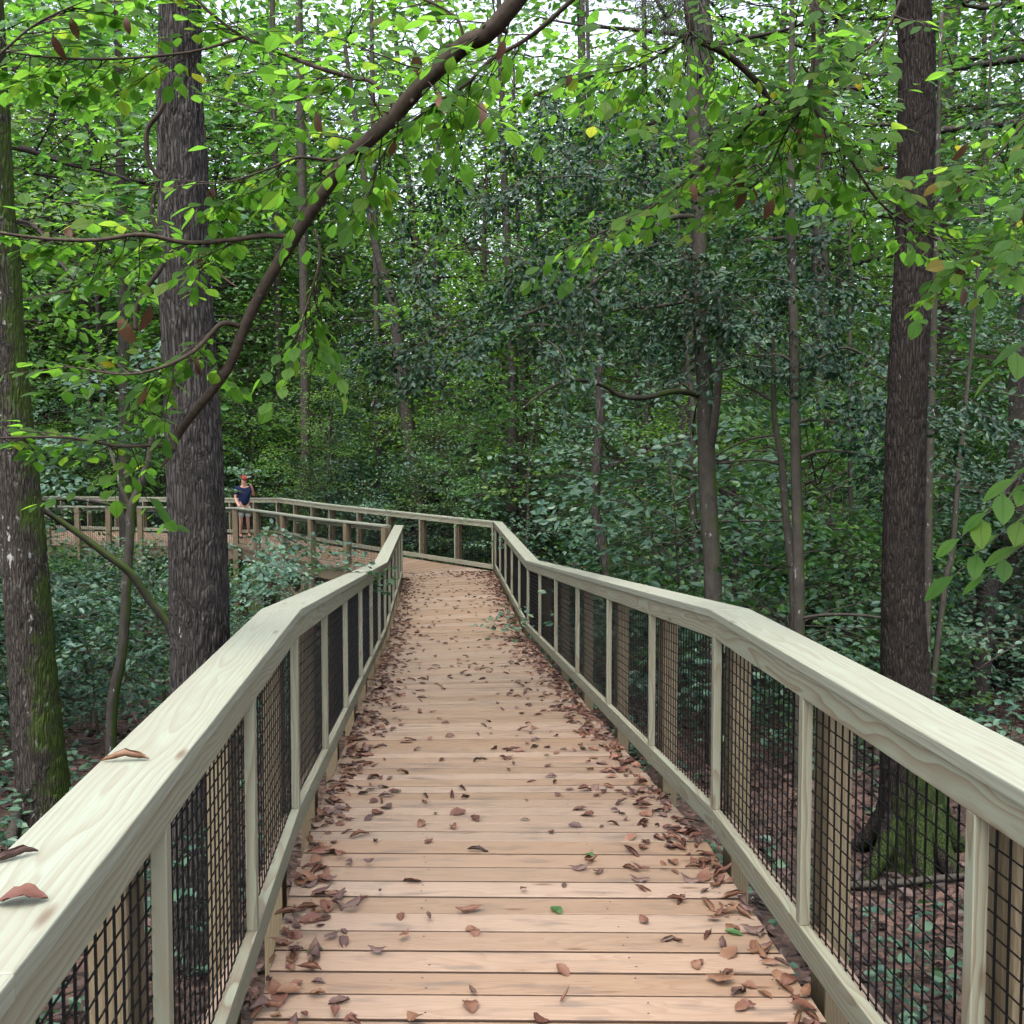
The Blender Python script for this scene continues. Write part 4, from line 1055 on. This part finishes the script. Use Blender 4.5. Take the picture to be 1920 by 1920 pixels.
# seedlings and saplings near the rails
def seedlings():
    r = np.random.default_rng(21); protos = []
    for v in range(3):
        root = empty('seedling', (0, 0, 0)); mb = MB(); P = []; D = []; N = []; L = []
        h = [.5, .8, 1.1][v]; q = smooth_path([np.zeros(3), np.array([.02, .01, h * .5]), np.array([.05, -.02, h])]); mb.tube(q, np.linspace(.005, .002, len(q)), 4, 0)
        for i in range(int(h * 16)):
            z = h * (.3 + .7 * r.random()); a = r.uniform(0, 6.28); ln = r.uniform(.12, .3)
            p = np.array([.04 * z / h, 0, z]); e = p + np.array([math.cos(a), math.sin(a), .25]) * ln
            mb.tube([p, e], [.002, .001], 3, 0, cap=False)
            for t in (.45, .7, .9, 1.0):
                b = a + r.choice([-.9, .9]) * (t < 1); P.append(p + (e - p) * t); D.append([math.cos(b), math.sin(b), r.normal(-.1, .2)]); N.append(np.array([0, 0, 1]) + r.normal(0, .35, 3)); L.append(r.uniform(.06, .10))
        mb.build('stem', M['twig'], root)
        V, F, T, W = leaf_arrays(np.array(P), np.array(D), np.array(N), np.array(L), .6)
        m = MB(); m.add(V, F, T); m.build('leaves', M['shade'], root); protos.append(root)
    n = 0
    while n < 90:
        y = r.uniform(2.4, 13); x = r.uniform(-1, 1) * (y * .55 + 1.8)
        if dpath(x, y) < 1.5: continue
        if x > 0 and y < 7 and r.random() < .85: continue
        if -4 < x < 4 and y < 3 and r.random() < .5: continue
        copy_tree(protos[n % 3], (x, y, zat(x, y)), r.uniform(0, 6.28), r.uniform(.6, 1.2), 'knee high green seedling on the forest floor beside the boardwalk', 'seedling', 'seedlings beside the boardwalk')
        n += 1
    for o in protos:
        for c in list(o.children): bpy.data.objects.remove(c)
        bpy.data.objects.remove(o)
seedlings()

# ------------------------------------------------------------------ fallen leaves on the deck
def curled_leaf(seed, ln=.095, roll=2.2, cup=.6, wr=.55):
    r = np.random.default_rng(seed); nu, nv = 11, 7
    V = []; W = []
    prof = np.sin(np.linspace(.04, math.pi - .02, nu)) ** .75
    ph = r.uniform(0, 6.28, 4)
    for i in range(nu):
        u = i / (nu - 1); w = prof[i] * wr * ln * .5 * (1 + .07 * math.sin(i * 2.9 + ph[0]))
        bendz = cup * ln * .12 * math.sin(u * math.pi * r.uniform(.9, 1.1)) + .003 * math.sin(u * 7 + ph[1])
        k = roll * (1 + .35 * math.sin(u * 4 + ph[2]))
        for j in range(nv):
            v = (j / (nv - 1)) * 2 - 1
            a = v * k * .5; R = w / max(.3, abs(k) * .5)
            y = math.sin(a) * R; z = (1 - math.cos(a)) * R
            V.append([u * ln - ln / 2, y, z + bendz + .002 * math.sin(i * 1.7 + j * 2.1 + ph[3])]); W.append([u, v * .45, 0])
    V = np.array(V); V[:, 2] -= V[:, 2].min()
    F = []
    for i in range(nu - 1):
        for j in range(nv - 1):
            a = i * nv + j; F += [a, a + 1, a + 1 + nv, a + nv]
    V0, F0 = V, F
    st = MB(); st.add(V0, F0, [4] * ((nu - 1) * (nv - 1)))
    p = V0[nv // 2]
    st.tube([p, p + np.array([-ln * .14, .003, .003])], [.0012, .0008], 3, 0, cap=False)
    return st
LEAFM = []
for s_ in range(10):
    c = curled_leaf(500 + s_, ln=[.10, .085, .11, .07, .09, .12, .06, .095, .08, .10][s_], roll=[2.6, 1.2, 3.6, 2.0, -2.4, 4.2, 1.5, -1.6, 3.0, .9][s_], cup=[.6, .9, .2, .5, .3, .15, .6, .8, .4, .5][s_], wr=[.6, .65, .5, .6, .6, .45, .7, .6, .55, .65][s_])
    V = np.concatenate(c.V); LEAFM.append((V, np.concatenate(c.F), np.concatenate(c.T)))
def leaf_mesh(i, mat):
    V, F, T = LEAFM[i]; return make_mesh('fallen_leaf', V, F, T, [mat], smooth=True)
def deck_leaves():
    r = np.random.default_rng(42)
    meshes = [leaf_mesh(i, M['brown'] if i % 4 else M['brown_dark']) for i in range(10)]
    L = off(deckL, .03); R = off(deckR, -.03)
    pts = []
    for i in range(3):
        ln = np.linalg.norm(L[i + 1] - L[i])
        for side, dens in ((0, 58 if i == 0 else 42), (1, 58 if i == 0 else 62), (2, 24 if i == 0 else 22)):
            n = int(ln * dens)
            for _ in range(n):
                f = r.uniform(0, 1)
                if side < 2:
                    # drifts: clumps along the edges
                    fc = (np.floor(f * ln / .55) + .5 + r.normal(0, .28)) * .55 / ln
                    f = float(np.clip(fc if r.random() < .6 else f, 0, 1))
                    e = abs(r.normal(0, .13)) + .01 if r.random() < .8 else abs(r.normal(0, .3))
                    t = e / 1.85 if side == 0 else 1 - e / 1.85
                else: t = r.uniform(.03, .97)
                if not 0 < t < 1: continue
                a = L[i] + (L[i + 1] - L[i]) * f; b = R[i] + (R[i + 1] - R[i]) * f
                pts.append((a + (b - a) * t, i))
    # a drift in the corner of the bend
    for _ in range(160):
        p = coR + np.array([-abs(r.normal(0, .8)), -abs(r.normal(0, .5)) + .1, 0])
        pts.append((p + np.array([-.05, -.12, .0]), 2))
    vis = [(p, i) for p, i in pts if p[1] > 2.2]
    vis.sort(key=lambda q: q[0][1])
    big, rest = vis[:296], vis[296:]
    print('deck leaves', len(vis))
    for k, (p, i) in enumerate(big):
        o = bpy.data.objects.new('fallen_leaf', meshes[r.integers(0, 10)]); COL.objects.link(o)
        o.location = tuple(p + np.array([0, 0, .002 + (r.uniform(0, .02) if r.random() < .3 else 0)])); o.rotation_euler = (r.normal(0, .2) , r.normal(0, .2), r.uniform(0, 6.28)); s = r.uniform(.45, 1.0); o.scale = (s, s, s)
        if r.random() < .45: o.rotation_euler[0] += math.pi; o.location[2] += .022
        tag(o, 'dry curled brown leaf lying on the deck planks', 'leaf', 'fallen leaves on the near deck')
    m = MB()
    for p, i in rest:
        V, F, T = LEAFM[r.integers(0, 10)]
        R_ = rotm(r.uniform(0, 6.28), r.normal(0, .2), r.normal(0, .25)); s = r.uniform(.5, .95)
        m.add(V @ R_.T * s + p + np.array([0, 0, .004]), F, T, int(r.integers(0, 3) == 0))
    tag(m.build('deck_leaf_litter', [M['brown'], M['brown_dark']], smooth=True), 'brown leaf litter strewn along the far deck and ramp', None, None, 'stuff')
    # few green ones
    for k, (px, py, z, lab) in enumerate([(1105, 1605, 0, 'small fresh green leaf lying right of the deck middle'), (1043, 1707, 0, 'narrow fresh green leaf lying on a plank near the deck middle'), (1375, 1750, 0, 'yellow green crumpled leaf among the brown ones by the right railing'), (590, 1782, 0, 'green leaf fragment among the brown drift by the left railing')]):
        o = link('fallen_leaf', leaf_mesh([1, 9, 7, 1][k], M['mid'])); p = at_z(px, py, z + .004); o.location = tuple(p); o.rotation_euler[2] = r.uniform(0, 6); o.scale = (.7, .7, .7)
        tag(o, lab, 'leaf')
    for k, (px, py, i, sc, rz, lab) in enumerate([(235, 1425, 5, 1.0, .15, 'rolled brown leaf on the left cap near the third post'), (40, 1690, 1, 1.05, .2, 'flat wide brown leaf nearest the camera on the left cap'), (28, 1607, 2, .8, .7, 'dark folded leaf on the outer edge of the left cap')]):
        o = link('fallen_leaf', leaf_mesh(i, M['brown'] if k < 2 else M['brown_dark'])); p = at_z(px, py, 1.073); o.location = tuple(p); o.rotation_euler[2] = rz; o.scale = (sc * .85,) * 3
        tag(o, lab, 'leaf')
    for k, (px, py, i, lab) in enumerate([(1075, 1062, 2, 'dark curled leaf on the right cap, the largest near the end of the ramp'), (1093, 1066, 4, 'small dark leaf standing on the right cap just nearer than the largest one'), (1038, 1055, 6, 'thin dark leaf on the right cap above the last ramp posts')]):
        o = link('fallen_leaf', leaf_mesh(i, M['brown_dark'])); p = at_z(px, py, 1.073 - .66); 
        # slide along the sight line onto the cap of the ramp
        best = None
        for Y in np.linspace(8, 15, 400):
            q = at(px, py, Y); f = (Y - k2R[1]) / (k1R[1] - k2R[1]); zc = k2R[2] + (k1R[2] - k2R[2]) * f + 1.07
            if best is None or abs(q[2] - zc) < best[0]: best = (abs(q[2] - zc), q, zc)
        o.location = (best[1][0], best[1][1], best[2] + .003); o.rotation_euler[2] = k
        tag(o, lab, 'leaf')
deck_leaves()

# ------------------------------------------------------------------ person
def person():
    Y = 29.0; p = at(458, 960, Y); x, y = p[0], p[1] ; z = -.50
    root = empty('person', (x, y, z), 'person in navy shirt and pale shorts standing at the far bend, one hand raised', 'person')
    def skinmesh(name, verts, edges, rad, mat, sub=2):
        me = bpy.data.meshes.new(name); me.from_pydata(verts, edges, []); o = link(name, me, root); o.location = (0, 0, 0); me.materials.append(mat)
        me.update()
        m = o.modifiers.new('s', 'SKIN'); 
        for i, r in enumerate(rad): me.skin_vertices[0].data[i].radius = (r if isinstance(r, tuple) else (r, r))
        me.skin_vertices[0].data[0].use_root = True
        s = o.modifiers.new('ss', 'SUBSURF'); s.levels = sub; s.render_levels = sub
        return o
    skin = plain('skin', (.50, .27, .20), .55, .4); navy = plain('navy_cloth', (.012, .018, .06), .85, .2); pale = plain('pale_cloth', (.50, .52, .52), .85, .2)
    red = plain('red_cap', (.36, .05, .045), .7, .3); shoe = plain('shoe', (.05, .05, .05), .6)
    V = [(0, 0, .95), (0, 0, 1.15), (0, .01, 1.38), (0, 0, 1.50), (0, -.02, 1.60), (0, -.02, 1.70),
         (-.09, 0, .90), (-.10, -.01, .50), (-.11, .02, .09), (-.11, -.10, .04), (.09, 0, .90), (.10, -.01, .50), (.12, .02, .09), (.13, -.10, .04),
         (-.18, 0, 1.42), (-.25, .02, 1.14), (-.20, -.14, .95), (-.17, -.20, .90), (.18, 0, 1.42), (.27, -.08, 1.20), (.18, -.22, 1.42), (.12, -.24, 1.54)]
    E = [(0, 1), (1, 2), (2, 3), (3, 4), (4, 5), (0, 6), (6, 7), (7, 8), (8, 9), (0, 10), (10, 11), (11, 12), (12, 13), (2, 14), (14, 15), (15, 16), (16, 17), (2, 18), (18, 19), (19, 20), (20, 21)]
    Rr = [(.14, .10), (.13, .10), (.14, .10), .055, (.085, .095), (.07, .08), .085, .058, .04, .035, .085, .058, .04, .035, .055, .042, .032, .03, .055, .042, .032, .03]
    skinmesh('body', V, E, Rr, skin)
    skinmesh('shirt', [(0, 0, .86), (0, 0, 1.15), (0, .01, 1.40), (-.19, 0, 1.42), (-.24, .02, 1.22), (.19, 0, 1.42), (.25, -.05, 1.26)], [(0, 1), (1, 2), (2, 3), (3, 4), (2, 5), (5, 6)], [(.17, .13), (.165, .13), (.165, .125), .075, .062, .075, .062], navy)
    skinmesh('shorts', [(0, 0, .98), (-.10, 0, .84), (-.105, 0, .56), (.10, 0, .84), (.105, 0, .56)], [(0, 1), (1, 2), (0, 3), (3, 4)], [(.16, .125), .11, .09, .11, .09], pale)
    skinmesh('cap', [(0, -.02, 1.69), (0, -.02, 1.75), (0, -.14, 1.685)], [(0, 1), (0, 2)], [(.095, .10), .06, (.07, .012)], red)
    for sx in (-.11, .125):
        skinmesh('shoe', [(sx, .04, .045), (sx, -.14, .03)], [(0, 1)], [.05, (.045, .03)], shoe)
    root.rotation_euler[2] = .5
person()

# ------------------------------------------------------------------ moist air between the trees
def haze():
    m = bpy.data.materials.new('haze'); m.use_nodes = True; nt = m.node_tree; nt.nodes.clear()
    out = nt.nodes.new('ShaderNodeOutputMaterial'); pv = nt.nodes.new('ShaderNodeVolumePrincipled')
    pv.inputs['Color'].default_value = (.80, .92, .94, 1); pv.inputs['Density'].default_value = HAZE; pv.inputs['Anisotropy'].default_value = .2
    nt.links.new(pv.outputs[0], out.inputs['Volume'])
    b = MB(); c = []
    for y in (-125, 405):
        for x, z in ((-305, -4.5), (305, -4.5), (305, 34), (-305, 34)): c.append((x, y, z))
    b.hexa(np.array(c, float)); tag(b.build('haze', m), 'thin moist haze in the air between the trees', None, None, 'stuff')
HAZE = .015
if HAZE: haze()

# ------------------------------------------------------------------ light
SUN_EL, SUN_AZ = math.radians(62), math.radians(200)
w = bpy.data.worlds.new('World'); SC.world = w; w.use_nodes = True
nt = w.node_tree; bg = nt.nodes['Background']
sky = nt.nodes.new('ShaderNodeTexSky'); sky.sky_type = 'NISHITA'; sky.sun_disc = False
sky.sun_elevation = SUN_EL; sky.sun_rotation = SUN_AZ; sky.air_density = 1.0; sky.dust_density = 4.0; sky.ozone_density = .6
hs = nt.nodes.new('ShaderNodeHueSaturation'); hs.inputs['Saturation'].default_value = .45; hs.inputs['Value'].default_value = 1.15
nt.links.new(sky.outputs[0], hs.inputs['Color']); nt.links.new(hs.outputs[0], bg.inputs[0]); bg.inputs[1].default_value = .15  # overcast daylight
sl = bpy.data.lights.new('sun', 'SUN'); sl.energy = 1.3; sl.angle = math.radians(35); sl.color = (1, .96, .9)
so = bpy.data.objects.new('sun', sl); COL.objects.link(so)
dirv = Vector((math.sin(SUN_AZ) * math.cos(SUN_EL), math.cos(SUN_AZ) * math.cos(SUN_EL), math.sin(SUN_EL)))
so.rotation_euler = dirv.to_track_quat('Z', 'Y').to_euler()

cam = bpy.data.cameras.new('camera'); co = bpy.data.objects.new('camera', cam); COL.objects.link(co)
cam.sensor_width = 36; cam.lens = 36.0; cam.clip_end = 1200; cam.clip_start = .05
co.location = (0, 0, CAMZ); co.rotation_euler = (math.pi / 2 - PITCH, 0, 0)
SC.camera = co
SC.view_settings.view_transform = 'Standard'; SC.view_settings.look = 'None'; SC.view_settings.gamma = 1; SC.view_settings.exposure = 1.85
cy = SC.cycles
cy.max_bounces = 7; cy.diffuse_bounces = 4; cy.glossy_bounces = 2; cy.transmission_bounces = 5; cy.transparent_max_bounces = 8
cy.caustics_reflective = False; cy.caustics_refractive = False
cy.sample_clamp_indirect = 6
try: cy.use_denoising = True; cy.denoiser = 'OPENIMAGEDENOISE'
except Exception as e: print(e)
